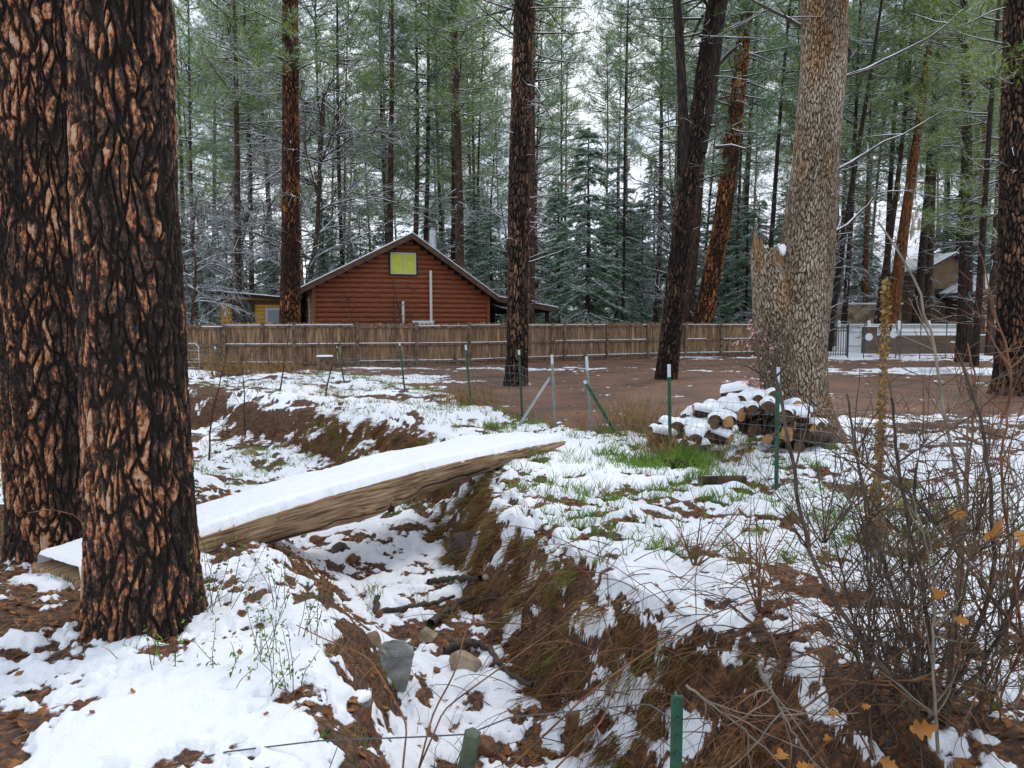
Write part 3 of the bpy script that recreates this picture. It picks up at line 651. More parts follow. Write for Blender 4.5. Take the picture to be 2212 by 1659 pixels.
# ------------------------------------------------------------------ wooden fence
FP = [(388, 796), (487, 795), (637, 795), (773, 792), (900, 790), (1013, 788), (1117, 783), (1218, 779.5), (1310, 776), (1398, 773.2), (1480, 771.2), (1557, 769.8), (1635, 768.6)]
fp = [G(X, Y)[:2] for X, Y in FP]
fp.insert(0, fp[0]+(fp[0]-fp[1])); fp.insert(0, fp[0]+(fp[0]-fp[1]))
M['picket'] = mat('picket', (.10, .056, .032), .85, col2=(.42, .27, .155), scale=6, stretch=(3.5, 3.5, .35), bump=(.5, .01), contrast=(.32, .72))
def island(m, lo=.6, hi=1.35):
    t = m.node_tree; b = t.nodes['Principled BSDF']; g = N(t, 'ShaderNodeNewGeometry'); mr = N(t, 'ShaderNodeMapRange'); mr.inputs['To Min'].default_value = lo; mr.inputs['To Max'].default_value = hi
    t.links.new(g.outputs['Random Per Island'], mr.inputs['Value']); mm = N(t, 'ShaderNodeMixRGB', blend_type='MULTIPLY'); mm.inputs['Fac'].default_value = 1
    t.links.new(b.inputs['Base Color'].links[0].from_socket, mm.inputs['Color1']); t.links.new(mr.outputs[0], mm.inputs['Color2']); t.links.new(mm.outputs[0], b.inputs['Base Color'])
island(M['picket'])
M['fence_wood'] = mat('fence_wood', (.07, .045, .032), .85, col2=(.22, .16, .12), scale=7, stretch=(1, 1, 1), bump=(.4, .01))
fr = thing('wooden_fence', 'long weathered board fence with dog eared pickets and snow on its rails', 'fence', (float(fp[8][0]), float(fp[8][1]), 0))
o = off(fr); rs_ = np.random.default_rng(77); FH = 1.52
tops = [1.53, 1.53, 1.50, 1.55, 1.56, 1.53, 1.52, 1.55, 1.54, 1.55, 1.55, 1.55, 1.55, 1.55]
for q in range(len(fp)-1):
    a, c = fp[q], fp[q+1]; dv = c-a; L_ = np.linalg.norm(dv); dv = dv/L_; nv = np.array([dv[1], -dv[0]]); ang = math.atan2(dv[1], dv[0]); h = tops[q]
    pm = (MB()); np_ = int(L_/.142)
    for s_ in range(np_):
        t = (s_+.5)*L_/np_; cc = a+dv*t-nv*.045; w = L_/np_*.5-.003; hh = h+rs_.normal()*.012; zb = .02+rs_.random()*.02; y0 = rs_.normal()*.004
        prof = np.array([(-w, zb), (w, zb), (w, hh-.06), (w*.55, hh), (-w*.55, hh), (-w, hh-.06)])
        Vf = np.array([[cc[0]+dv[0]*u+nv[0]*(y0), cc[1]+dv[1]*u+nv[1]*(y0), v] for u, v in prof]); Vb = Vf-np.array([nv[0], nv[1], 0])*.018
        V = np.concatenate([Vf, Vb])-o; pm.add(V, [[0, 1, 2, 3, 4, 5]]); pm.add(V, [[11, 10, 9, 8, 7, 6]]); pm.add(V, [[k1, (k1+1) % 6+0, (k1+1) % 6+6, k1+6][::-1] for k1 in range(6)])
    pn = pm.obj('picket_panel', [M['picket']], fr)
    for zr in (h-.13, .78, .16):
        r_ = MB(); mid = (a+c)/2; r_.box((mid[0]-nv[0]*.0-o[0], mid[1]-nv[1]*.0-o[1], zr), (L_-.1, .04, .085), rz=ang); ro = r_.obj('rail', [M['fence_wood']], fr)
        nsn = MB(); k1 = 0.0
        while k1 < L_-.2:
            l = min(L_-.1-k1, .5+2.2*rs_.random())
            if rs_.random() < .8: cc = a+dv*(k1+.05+l/2)+nv*.004; nsn.box((cc[0]-o[0], cc[1]-o[1], zr+.052), (l, .044, .016+.012*rs_.random()), rz=ang)
            k1 += l+.02+.2*rs_.random()
        if nsn.n: nsn.obj('snow_strip', [M['snow']], ro)
for q, a in enumerate(fp):
    dv = unit(fp[min(q+1, len(fp)-1)]-fp[max(q-1, 0)]); nv = np.array([dv[1], -dv[0]]); b = MB()
    b.box((a[0]+nv[0]*.03-o[0], a[1]+nv[1]*.03-o[1], .76), (.10, .10, 1.62), rz=math.atan2(dv[1], dv[0])); b.obj('fence_post', [M['fence_wood']], fr)

# ------------------------------------------------------------------ red log cabin
M['redlog'] = mat('redlog', (.12, .026, .009), .5, col2=(.27, .072, .024), scale=3, stretch=(1, 1, 8), bump=(.3, .01), contrast=(.3, .7), spec=.4)
M['yellowlog'] = mat('yellowlog', (.42, .21, .025), .55, col2=(.62, .36, .05), scale=3, stretch=(1, 1, 8), contrast=(.3, .7))
M['dullog'] = mat('dullog', (.16, .10, .055), .7, col2=(.28, .19, .10), scale=3)
M['fascia'] = mat('fascia', (.045, .024, .016), .6, col2=(.10, .05, .03), scale=5)
M['darkwood'] = mat('darkwood', (.018, .012, .010), .8)
M['roofing'] = mat('roofing', (.05, .045, .045), .8)
M['winframe'] = mat('winframe', (.50, .50, .48), .5)
M['trimdark'] = mat('trimdark', (.03, .02, .02), .6)
M['blind'] = mat('blind', (.46, .50, .07), .7, col2=(.58, .60, .10), scale=2)
M['glassdark'] = mat('glassdark', (.012, .013, .015), .08, spec=.6)
M['pvc'] = mat('pvc', (.62, .61, .57), .5)
M['metal'] = mat('metal', (.45, .47, .50), .35, metal=.8, col2=(.30, .31, .33), scale=4)
M['rustpipe'] = mat('rustpipe', (.06, .035, .03), .7)
Uv = np.array([.9474, .3200]); Vv_ = np.array([-.3200, .9474]); O_ = np.array([-8.05, 31.0])
cab = thing('log_cabin', 'dark red log sided cabin with a yellow blinded gable window behind the fence', 'cabin', (-8.05, 31.0, 0), math.atan2(.32, .9474))
Wd, Dp, pk, zpk, zl, zr_ = 7.38, 8.5, 3.96, 5.12, 3.12, 2.62
def topz(u): return zpk-(pk-u)*.513 if u < pk else zpk-(u-pk)*.69
def log_wall(mb, length_fn, z0, z1, hh, face, r=.05):
    z = z0
    while z < z1-.01:
        u0, u1 = length_fn(z, min(z+hh, z1))
        if u1-u0 > .05:
            a = np.linspace(0, math.pi, 7); prof = np.stack([-np.sin(a)*r, z+hh*(1-np.cos(a))/2], -1)
            V = np.array([face(u, p[0], p[1]) for u in (u0, u1) for p in prof]); F = [[k1, k1+7, k1+8, k1+1] for k1 in range(6)]
            mb.add(V, F)
        z += hh
def fn(za, zb_):
    zm = zb_; lo = 0 if zm <= topz(0) else pk-(zpk-zm)/.513; hi = Wd if zm <= topz(Wd) else pk+(zpk-zm)/.69
    return max(lo, 0), min(hi, Wd)
b = MB(); log_wall(b, fn, -.1, zpk, .205, lambda u, v, z: (u, v, z)); b.obj('gable_wall', [M['redlog']], cab, True)
b = MB(); V = [(0, .02, -.1), (Wd, .02, -.1), (Wd, .02, topz(Wd)), (pk, .02, zpk), (0, .02, topz(0))]; b.add(V, [[0, 1, 2, 3, 4]])
b.add([(Wd, .02, -.1), (Wd, Dp, -.1), (Wd, Dp, topz(Wd)), (Wd, .02, topz(Wd))], [[0, 1, 2, 3]]); b.add([(0, Dp, -.1), (Wd, Dp, -.1), (Wd, Dp, topz(Wd)), (pk, Dp, zpk), (0, Dp, topz(0))], [[4, 3, 2, 1, 0]])
b.obj('inner_wall', [M['darkwood']], cab)
b = MB(); log_wall(b, lambda za, zb_: (0, Dp), -.1, topz(0)-.02, .205, lambda u, v, z: (v, u, z)); b.obj('side_wall', [M['dullog']], cab, True)
for u in (0.0, Wd): b = MB(); b.box((u, -.04, topz(u)/2-.08), (.12, .12, topz(u)+.02)); b.obj('corner_board', [M['redlog']], cab)
b = MB(); b.box((3.25, -.055, 1.3), (.03, .02, 2.6)); b.obj('seam', [M['trimdark']], cab)
# roof: two slopes and the porch, with snow skin
def slab(mb, u0, z0, u1, z1, v0, v1, th, m=0, zo=0.0):
    V = [(u0, v0, z0+zo), (u1, v0, z1+zo), (u1, v1, z1+zo), (u0, v1, z0+zo), (u0, v0, z0+zo+th), (u1, v0, z1+zo+th), (u1, v1, z1+zo+th), (u0, v1, z0+zo+th)]
    mb.add(V, [[0, 3, 2, 1], [4, 5, 6, 7], [0, 1, 5, 4], [1, 2, 6, 5], [2, 3, 7, 6], [3, 0, 4, 7]], m)
lu, ru = -.72, 7.65; lz, rz_ = zpk+.02-(pk-lu)*.513, zpk+.02-(ru-pk)*.69
pu, pz = 10.45, rz_-.46
b = MB(); slab(b, lu, lz, pk, zpk+.02, -.62, Dp+.4, .10); slab(b, pk+.002, zpk+.02, ru, rz_, -.62, Dp+.4, .10); slab(b, ru+.002, rz_, pu, pz, -.5, Dp+.2, .09)
roof = b.obj('roof', [M['roofing']], cab)
b = MB(); slab(b, lu-.02, lz-.01, pk, zpk+.02, -.65, Dp+.42, .045, 0, .102); slab(b, pk, zpk+.02, ru+.02, rz_, -.65, Dp+.42, .03, 0, .102); slab(b, ru+.03, rz_, pu+.02, pz, -.53, Dp+.2, .035, 0, .093)
b.obj('roof_snow', [M['snow']], roof)
for (u0, z0, u1, z1, vv) in ((lu, lz, pk, zpk+.02, -.62), (pk, zpk+.02, ru, rz_, -.62), (ru, rz_, pu, pz, -.5)):
    b = MB(); slab(b, u0, z0-.14, u1, z1-.14, vv-.035, vv-.004, .22); b.obj('fascia_board', [M['fascia']], roof)
b = MB()
for u in (8.9, 10.2):
    for v in (.1, 4.2, 8.2): b.box((u, v, 1.1), (.14, .14, 2.2))
b.box((10.2, 4.1, pz-.05), (.1, 8.6, .16)); b.obj('porch_frame', [M['darkwood']], cab)
# gable window
wx, wz = 3.66, 4.02
b = MB(); b.box((wx, -.07, wz), (1.22, .06, 1.02)); wn = b.obj('gable_window', [M['trimdark']], cab)
b = MB(); 
for (c, s) in (((wx, -.115, wz+.43), (1.06, .04, .035)), ((wx, -.115, wz-.43), (1.06, .04, .035)), ((wx-.52, -.115, wz), (.035, .04, .825)), ((wx+.52, -.115, wz), (.035, .04, .825)), ((wx, -.117, wz), (.035, .04, .825))): b.box(c, s)
b.obj('frame', [M['winframe']], wn)
b = MB(); b.box((wx-.26, -.106, wz), (.485, .012, .82)); b.box((wx+.26, -.106, wz), (.485, .012, .82)); b.obj('blind', [M['blind']], wn)
b = MB(); b.box((-.07, 2.2, 2.0), (.06, .75, 1.15)); wn = b.obj('side_window', [M['winframe']], cab)
b = MB(); b.box((-.105, 2.2, 2.0), (.012, .62, 1.02)); b.obj('pane', [M['glassdark']], wn)
b = MB(); b.tube([(4.82, -.13, -.05), (4.82, -.13, 3.75)], .062, 12, cap=True); b.obj('vent_pipe', [M['pvc']], cab, True)
b = MB(); b.tube([(3.62, -.16, -.05), (3.62, -.16, 2.45)], .058, 12, cap=True); b.obj('vent_pipe', [M['pvc']], cab, True)
# chimney
cu = 5.55; zc = topz(cu)
b = MB(); b.tube([(cu, 2.6, zc-.2), (cu, 2.6, zc+.72)], .16, 16, cap=True); ch_ = b.obj('chimney', [M['rustpipe']], cab, True)
b = MB(); b.tube([(cu, 2.6, zc+.72), (cu, 2.6, zc+1.75)], .185, 16, cap=True); b.tube([(cu, 2.6, zc+1.78), (cu, 2.6, zc+1.86)], .14, 12); b.obj('flue', [M['metal']], ch_, True)
b = MB(); b.tube([(cu, 2.6, zc+1.86), (cu, 2.6, zc+1.93)], [.24, .19], 16, cap=True); b.obj('cap', [M['rustpipe']], ch_, True)
b = MB(); b.tube([(cu, 2.6, zc+1.15), (cu-2.1, 2.2, zpk-.25)], .02, 5); b.tube([(cu, 2.6, zc+1.15), (cu-1.6, 3.6, zpk-.55)], .02, 5); b.obj('brace_rod', [M['metal']], ch_, True)
sd = thing('satellite_dish', 'grey satellite dish on the left slope of the cabin roof', 'dish', (0, 0, 0)); sp = cab.matrix_basis
dpos = np.array([O_[0]+Uv[0]*1.0+Vv_[0]*3.6, O_[1]+Uv[1]*1.0+Vv_[1]*3.6, topz(1.0)+.1]); sd.location = dpos
b = MB(); b.tube([(0, 0, 0), (0, 0, .35)], .025, 6); b.obj('mast', [M['metal']], sd)
b = MB(); rr_ = np.linspace(0.001, .36, 6); th_ = np.linspace(0, 6.283, 20, endpoint=False); RR, TT = np.meshgrid(rr_, th_, indexing='ij')
V = np.stack([RR*np.cos(TT), -.04-.25*(RR**2)/.36*1.2+.1, RR*np.sin(TT)*.85+.4], -1).reshape(-1, 3); i_ = np.arange(5)[:, None]*20; j_ = np.arange(20)[None, :]
b.add(V, np.stack([i_+j_, i_+(j_+1) % 20, i_+20+(j_+1) % 20, i_+20+j_], -1).reshape(-1, 4)); b.obj('reflector', [mat('dishgrey', (.12, .13, .14), .5)], sd, True); sd.rotation_euler = (R(-20), 0, R(-55)); sd.scale = (.8, .8, .8)

# ------------------------------------------------------------------ yellow shed
sh = thing('yellow_shed', 'low yellow log sided shed with flat snowy roof left of the red cabin', 'shed', (float(P(478, 697, 34)[0]), 34.0, 0), R(4))
Lw = 2.95
b = MB(); log_wall(b, lambda a_, c_: (0, Lw), 0, 2.62, .17, lambda u, v, z: (u, v, z), .035); b.obj('wall', [M['yellowlog']], sh, True)
b = MB(); b.box((Lw/2, 1.6, 1.3), (Lw, 3.15, 2.6)); b.obj('inner_wall', [M['yellowlog']], sh)
b = MB(); slab(b, -.35, 2.82, 3.35, 2.48, -.5, 3.6, .14); rf = b.obj('roof', [M['darkwood']], sh)
b = MB(); slab(b, -.37, 2.965, 3.37, 2.625, -.52, 3.6, .04); b.obj('roof_snow', [M['snow']], rf)
b = MB(); b.box((1.0, -.06, 1.85), (.98, .05, 1.05)); w_ = b.obj('window', [M['trimdark']], sh); b = MB(); b.box((1.0, -.09, 1.85), (.86, .01, .93)); b.obj('pane', [M['glassdark']], w_)
b = MB(); b.box((2.35, -.06, 1.62), (.78, .05, 1.2)); w_ = b.obj('door', [mat('door_white', (.40, .44, .50), .5)], sh); b = MB(); b.box((2.35, -.09, 1.6), (.56, .01, 1.0)); b.obj('pane', [mat('pane_grey', (.22, .25, .28), .2)], w_)
b = MB(); V = [(-.0, -.045, 2.35), (Lw, -.045, 2.35), (Lw, -.045, 2.5), (0, -.045, 2.6)]; b.add(V, [[0, 1, 2, 3]]); b.obj('eave_board', [M['fascia']], sh)
ac = thing('air_conditioner', 'pale boxy unit just showing over the fence before the cabin', 'unit', (float(P(915, 697, 29.5)[0]), 29.5, 0))
b = MB(); b.box((0, 0, .8), (.75, .5, 1.55)); b.obj('case', [M['pvc']], ac); b = MB(); b.box((0, 0, 1.6), (.8, .55, .04)); b.obj('lid', [M['snow']], ac)

# ------------------------------------------------------------------ right hand background: gate, wall, lattice fence, houses
def PG(X, d, z=0.0): p = P(X, 697, d); return np.array([p[0], d, z])
M['blockwall'] = mat('blockwall', (.075, .048, .030), .9, col2=(.15, .10, .065), scale=3, stretch=(.6, .6, 7), contrast=(.35, .65), bump=(.3, .02))
M['iron'] = mat('iron', (.010, .010, .012), .5)
M['vinyl'] = mat('vinyl', (.80, .80, .80), .45)
M['galv'] = mat('galv', (.10, .105, .11), .5, metal=.6)
M['tan'] = mat('tan', (.15, .095, .055), .8, col2=(.19, .125, .075), scale=2)
M['stone'] = mat('stone', (.12, .08, .05), .9, col2=(.30, .23, .16), scale=2.5, contrast=(.4, .6))
bw = thing('block_wall', 'long low brown block wall with snow along its top at the right', 'wall', tuple(PG(2000, 38)))
o = off(bw); a = PG(1868, 38); c = PG(2330, 38.0); b = MB(); b.box((np.array([(a[0]+c[0])/2, 38, .42])-o), (c[0]-a[0], .3, 1.0)); w_ = b.obj('wall', [M['blockwall']], bw)
b = MB(); b.box((np.array([(a[0]+c[0])/2, 38, .945])-o), (c[0]-a[0]+.05, .34, .05)); b.obj('snow_strip', [M['snow']], w_)
b = MB(); b.box((np.array([a[0]+.2, 37.9, .62])-o), (.55, .45, 1.45)); b.obj('pillar', [M['blockwall']], bw); b = MB(); b.box((np.array([a[0]+.2, 37.9, 1.37])-o), (.65, .55, .05)); b.obj('pillar_snow', [M['snow']], bw)
# white lattice vinyl fence
vf = thing('vinyl_fence', 'white vinyl fence with a lattice top behind the block wall', 'fence', tuple(PG(1970, 41))); o = off(vf)
xa, xb = PG(1812, 41)[0], PG(2330, 41)[0]; L_ = xb-xa
for k1 in range(9):
    x = xa+L_*k1/8-o[0]; b = MB(); b.box((x, 0, .78), (.14, .14, 1.56)); blob(b, (x, 0, 1.6), (.09, .09, .08), 1, 6, amp=0); b.obj('fence_post', [M['vinyl']], vf)
b = MB(); b.box(((xa+xb)/2-o[0], 0, .6), (L_, .05, 1.2)); b.obj('panel', [M['vinyl']], vf)
b = MB()
for k1 in range(int(L_/.11)):
    x = xa+k1*.11-o[0]
    for s_ in (-1, 1): b.tube([(x, .012*s_, 1.2), (x+.24*s_, .012*s_, 1.44)], .012, 4)
b.box(((xa+xb)/2-o[0], 0, 1.46), (L_, .06, .05)); b.box(((xa+xb)/2-o[0], 0, 1.21), (L_, .06, .04)); b.obj('lattice', [M['vinyl']], vf)
# iron gate panels
def iron(X0, X1, d, lb):
    a, c = PG(X0, d), PG(X1, d); t_ = thing('iron_gate', lb, 'gate', tuple(a)); l = c[0]-a[0]; b = MB()
    for k1 in range(int(l/.11)+1): b.box((k1*.11, 0, .70), (.022, .022, 1.36))
    b.obj('bars', [M['iron']], t_); b = MB()
    for z in (.12, 1.18, 1.32): b.box((l/2, 0, z), (l, .035, .035))
    b.box((0, 0, .72), (.06, .06, 1.5)); b.box((l, 0, .72), (.06, .06, 1.5)); b.obj('frame', [M['iron']], t_)
iron(1776, 1832, 34.6, 'black iron gate panel directly right of the grey broken tree')
iron(1872, 1925, 39.4, 'short black iron panel behind the snow capped pillar')
# chain link enclosure
M['wire'] = mat('wire', (.20, .21, .22), .4, metal=.7)
cf = thing('chain_link_fence', 'thin grey chain link fence and gate in front of the block wall', 'fence', tuple(PG(1900, 32.5))); o = off(cf)
for X in (1834, 1868, 1904, 1938, 1947, 1990, 2046, 2100, 2150, 2210):
    p = PG(X, 32.5)-o; b = MB(); b.tube([(p[0], 0, -.1), (p[0], 0, 1.52 if X != 1947 else 1.75)], .022, 6); b.obj('fence_post', [M['galv']], cf)
xa, xb = PG(1834, 32.5)[0]-o[0], PG(2230, 32.5)[0]-o[0]; b = MB()
for z in (1.15, .55): b.tube([(xa, 0, z), (xb, 0, z)], .014, 4)
b.obj('rail', [M['galv']], cf)
b = MB(); x = xa
while x < xa+2.8:
    for s_ in (-1, 1): b.tube([(x, .003*s_, .1 if s_ > 0 else 1.15), (x+1.05, .003*s_, 1.15 if s_ > 0 else .1)], .004, 3)
    x += .09
b.obj('mesh', [M['wire']], cf)
M['white'] = mat('white_paint', (.72, .75, .80), .5)
for X, Y, lb in ((1929, 726, 'white octagonal disc left of the mullein stalk'), (2000-52-50+60, 721, '')): pass
for X, Y, lb in ((1929, 728, 'left of two white octagonal discs hung on the chain link fence'), (2001-0, 723, '')):
    pass
for X, Y, lb in ((1968, 727, 'left white octagonal disc hung on the chain link fence'), (2038-0, 722, '')): pass
def disc(X, Y, lb):
    p = P(X, Y, 32.4); t_ = thing('octagonal_disc', lb, 'disc', tuple(p), 0, 'white discs on the chain link fence'); b = MB(); a = np.linspace(0, 6.283, 8, endpoint=False)+.39
    f = np.stack([.165*np.cos(a), 0*a-.02, .165*np.sin(a)], -1); k2 = f+[0, .03, 0]; b.add(np.concatenate([f, k2]), [list(range(8))]); b.add(np.concatenate([f, k2]), [[q, (q+1) % 8, (q+1) % 8+8, q+8] for q in range(8)])
    b.obj('plate', [M['white']], t_); b = MB(); b.tube([(0, .03, 0), (0, .09, 0)], .012, 6); b.obj('bracket', [M['galv']], t_)
disc(1877, 728, 'white octagonal disc left of the tall mullein stalk'); disc(1930, 722, 'white octagonal disc right of the tall mullein stalk')
def lamp(X, Y, d, lb):
    p = P(X, Y, d); t_ = thing('gooseneck_lamp', lb, 'lamp', tuple(p)); b = MB(); b.tube([(0, 0, 0), (0, 0, .1)], [.22, .03], 14, cap=True); b.obj('shade', [M['metal']], t_, True)
    a = np.linspace(0, 3.1, 8); b = MB(); b.tube(np.stack([.13-.13*np.cos(a), 0*a, .1+.16*np.sin(a)], -1), .015, 6); b.tube([(.26, 0, .1), (.42, .1, .06)], .015, 6); b.obj('arm', [M['iron']], t_, True)
lamp(1857, 731, 36.5, 'small dark gooseneck lamp in front of the white fence gate'); lamp(2058, 740, 37.4, 'gooseneck barn lamp mounted on the brown block wall')
# slanted support and round thing on white gate
# houses on the slope
def house(name, X0, X1, d, ztop, zbot, dep, lb, roofz, mt, wins=(), rz=0.0):
    a, c = PG(X0, d), PG(X1, d); zg = gzb(a[0], d); t_ = thing(name, lb, 'house', (a[0], d, 0), rz); l = c[0]-a[0]
    b = MB(); b.box((l/2, dep/2, (ztop+zbot)/2), (l, dep, ztop-zbot)); b.obj('wall', [mt], t_)
    b = MB(); slab(b, -.5, ztop-.15, l/2, ztop+roofz, -.6, dep+.5, .16); slab(b, l/2+.002, ztop+roofz, l+.5, ztop-.15, -.6, dep+.5, .16); r_ = b.obj('roof', [M['roofing']], t_)
    b = MB(); slab(b, -.52, ztop-.15, l/2, ztop+roofz, -.62, dep+.5, .06, 0, .165); slab(b, l/2, ztop+roofz, l+.52, ztop-.15, -.62, dep+.5, .06, 0, .165); b.obj('roof_snow', [M['snow']], r_)
    b = MB(); b.add([(0, -.01, ztop), (l, -.01, ztop), (l/2, -.01, ztop+roofz)], [[0, 1, 2]]); b.obj('gable', [mt], t_)
    for (u, z, w, h) in wins:
        b = MB(); b.box((u, -.03, z), (w, .06, h)); f = b.obj('window', [M['trimdark']], t_); b = MB(); b.box((u, -.065, z), (w-.14, .01, h-.14)); b.obj('pane', [M['glassdark']], f)
    return t_
house('tan_house', 2003, 2092, 50, 5.0, -.5, 7, 'tan two storey house among the pines at the right', .9, M['tan'], ((.9, 3.35, .95, .8), (1.9, 1.0, .6, 1.4)))
house('brown_house', 2122, 2230, 46, 3.4, -.5, 6, 'dark brown house partly hidden behind the right edge pines', 1.0, M['fascia'], ((1.0, 1.6, 1.0, .9),))
house('distant_house', 1560, 1640, 58, 2.6, -.5, 6, 'low brown house behind the orange leaning pine', .7, M['tan'], ((.8, 1.9, .7, .6), (2.0, 1.9, .7, .6)))
rw = thing('retaining_wall', 'low stone retaining wall on the snowy slope behind the iron gate', 'wall', tuple(PG(1850, 50))); b = MB(); b.box((0, 0, 1.3), (5.6, .5, 2.9)); w_ = b.obj('wall', [M['stone']], rw)
b = MB(); b.box((0, 0, 2.79), (5.7, .7, .10)); b.obj('snow_strip', [M['snow']], w_)
cl_ = thing('cooler_box', 'flat white box half covered by snow in the yard at right', 'box', tuple(G(2018, 806)))
b = MB(); b.box((0, 0, .05), (.75, .45, .12)); b.obj('case', [M['white']], cl_); b = MB(); b.box((0, 0, .13), (.8, .5, .05)); b.obj('lid_snow', [M['snow']], cl_)
sv = thing('parked_van', 'white and green van partly visible behind the right edge pines', 'van', tuple(PG(2100, 44)))
b = MB(); b.box((1.6, 0, .95), (3.6, 1.7, 1.0)); b.box((1.9, 0, 1.7), (2.4, 1.5, .6)); b.obj('body', [mat('vanpaint', (.55, .60, .50), .4)], sv); b = MB(); b.box((1.9, -.76, 1.72), (2.0, .02, .4)); b.obj('window', [M['glassdark']], sv)
for x in (.6, 2.7): b = MB(); b.tube([(x, -.9, .35), (x, -.7, .35)], .34, 16, cap=True); b.obj('wheel', [M['iron']], sv)

# ------------------------------------------------------------------ log bridge
M['logwood'] = mat('logwood', (.10, .052, .026), .8, col2=(.50, .33, .19), scale=3.2, stretch=(.8, 15, 15), bump=(.9, .02), contrast=(.34, .64), detail=10)
A = G(165, 1252, .10); B = G(1222, 953, .10); ax = (B-A)[:2]; LL = np.linalg.norm(ax); ax = ax/LL; px_ = np.array([-ax[1], ax[0]])
lb_ = thing('log_bridge', 'wide flat topped log lying across the ravine with thick snow on it', 'log', (A[0], A[1], .10), math.atan2(ax[1], ax[0]))
ns_ = 260; t = np.linspace(0, 1, ns_); arch = .10*np.sin(math.pi*t)**.9
Wt = np.interp(t, [0, .2, .5, .8, 1], [.50, .56, .70, .74, .66]); Dt = np.interp(t, [0, .1, .3, .45, .6, .8, .95, 1], [.20, .24, .32, .36, .30, .24, .17, .11])
na_ = 30; a = np.linspace(0, math.pi, na_)
T2, A2 = np.meshgrid(t, a, indexing='ij')
n_ = 1+.035*fbm(T2*22, A2*1.6, 1, 4)+.02*fbm(T2*7, A2*9, 5, 3)
yy = Wt[:, None]/2*(1-np.cos(A2)**1) ; yy = Wt[:, None]*(.5-.5*np.cos(A2)*n_)
zz = arch[:, None]-Dt[:, None]*np.sin(A2)**.75*n_
# long drying crack along the near side
cr_ = np.exp(-((A2-(.42+.10*np.sin(T2*9)+.05*fbm(T2*20, 0, 3, 3)))/.045)**2)*sst(.12, .2, T2)*sst(.8, .7, T2)
kn = np.exp(-((T2-.47)/.012)**2-((A2-.62)/.16)**2); bul = np.exp(-((T2-.44)/.045)**2-((A2-.7)/.5)**2)
yy = yy+.035*cr_+.05*kn-.05*bul; zz = zz+.02*kn-.02*bul
V = np.stack([T2*LL, yy, zz], -1).reshape(-1, 3); i_ = np.arange(ns_-1)[:, None]*na_; j_ = np.arange(na_-1)[None, :]
b = MB(); b.add(V, np.stack([i_+j_, i_+j_+1, i_+na_+j_+1, i_+na_+j_], -1).reshape(-1, 4))
ends = V.reshape(ns_, na_, 3); kq = [ends[i3, 4+int(2.4+1.6*math.sin(t[i3]*8))]+[0, 0, .0] for i3 in range(36, 190)]; cb = MB(); cb.tube(smooth(np.array(kq)+rng.normal(size=(len(kq), 3))*.0015, 120), .0065+.004*np.sin(np.linspace(0, 9, 120)), 5); CRK = cb
b.add(ends[0], [list(range(na_))]); b.add(ends[-1], [list(range(na_))[::-1]])
top = np.stack([ends[:, 0], ends[:, -1]], 1).reshape(-1, 3); i_ = np.arange(ns_-1)*2; b.add(top, np.stack([i_, i_+2, i_+3, i_+1], -1))
lm = b.obj('log', [M['logwood']], lb_, True)
CRK.obj('drying_crack', [M['bark_dark']], lb_, True)
b = MB(); kc = ends[122, 8]; blob(b, kc+[0, -.004, 0], (.045, .018, .035), 3, 10, amp=.5); b.obj('knot', [M['bark_dark']], lb_, True)
# snow blanket on top
nw = 36; s_ = np.linspace(0, 1, nw); T3, S3 = np.meshgrid(np.linspace(.004, .997, 320), s_, indexing='ij')
W3 = np.interp(T3, t, Wt); ar3 = .10*np.sin(math.pi*T3)**.9
edge = np.minimum(np.minimum(S3, 1-S3)*W3/.05, np.minimum(T3, 1-T3)*LL/.07); prof = 1-(1-np.clip(edge, 0, 1))**2.2
thk = .085*(1+.16*fbm(T3*9, S3*1.2, 2, 3))+.02*np.interp(T3, [.6, .75, .8, .86, 1], [0, 0, 1.4, .5, .6])*sst(.4, 1, S3)
inset = .012+.02*np.abs(fbm(T3*40, 0*S3, 3, 4))
y3 = inset+(W3-2*inset)*S3-.012*(prof < .6)
V = np.stack([T3*LL, y3, ar3-.01+thk*np.sqrt(np.clip(prof, 0, 1))+.004*fbm(T3*120, S3*14, 5, 3)], -1).reshape(-1, 3)
i_ = np.arange(319)[:, None]*nw; j_ = np.arange(nw-1)[None, :]; b = MB(); b.add(V, np.stack([i_+j_, i_+nw+j_, i_+nw+j_+1, i_+j_+1], -1).reshape(-1, 4)); b.obj('snow_blanket', [M['snow']], lb_, True)

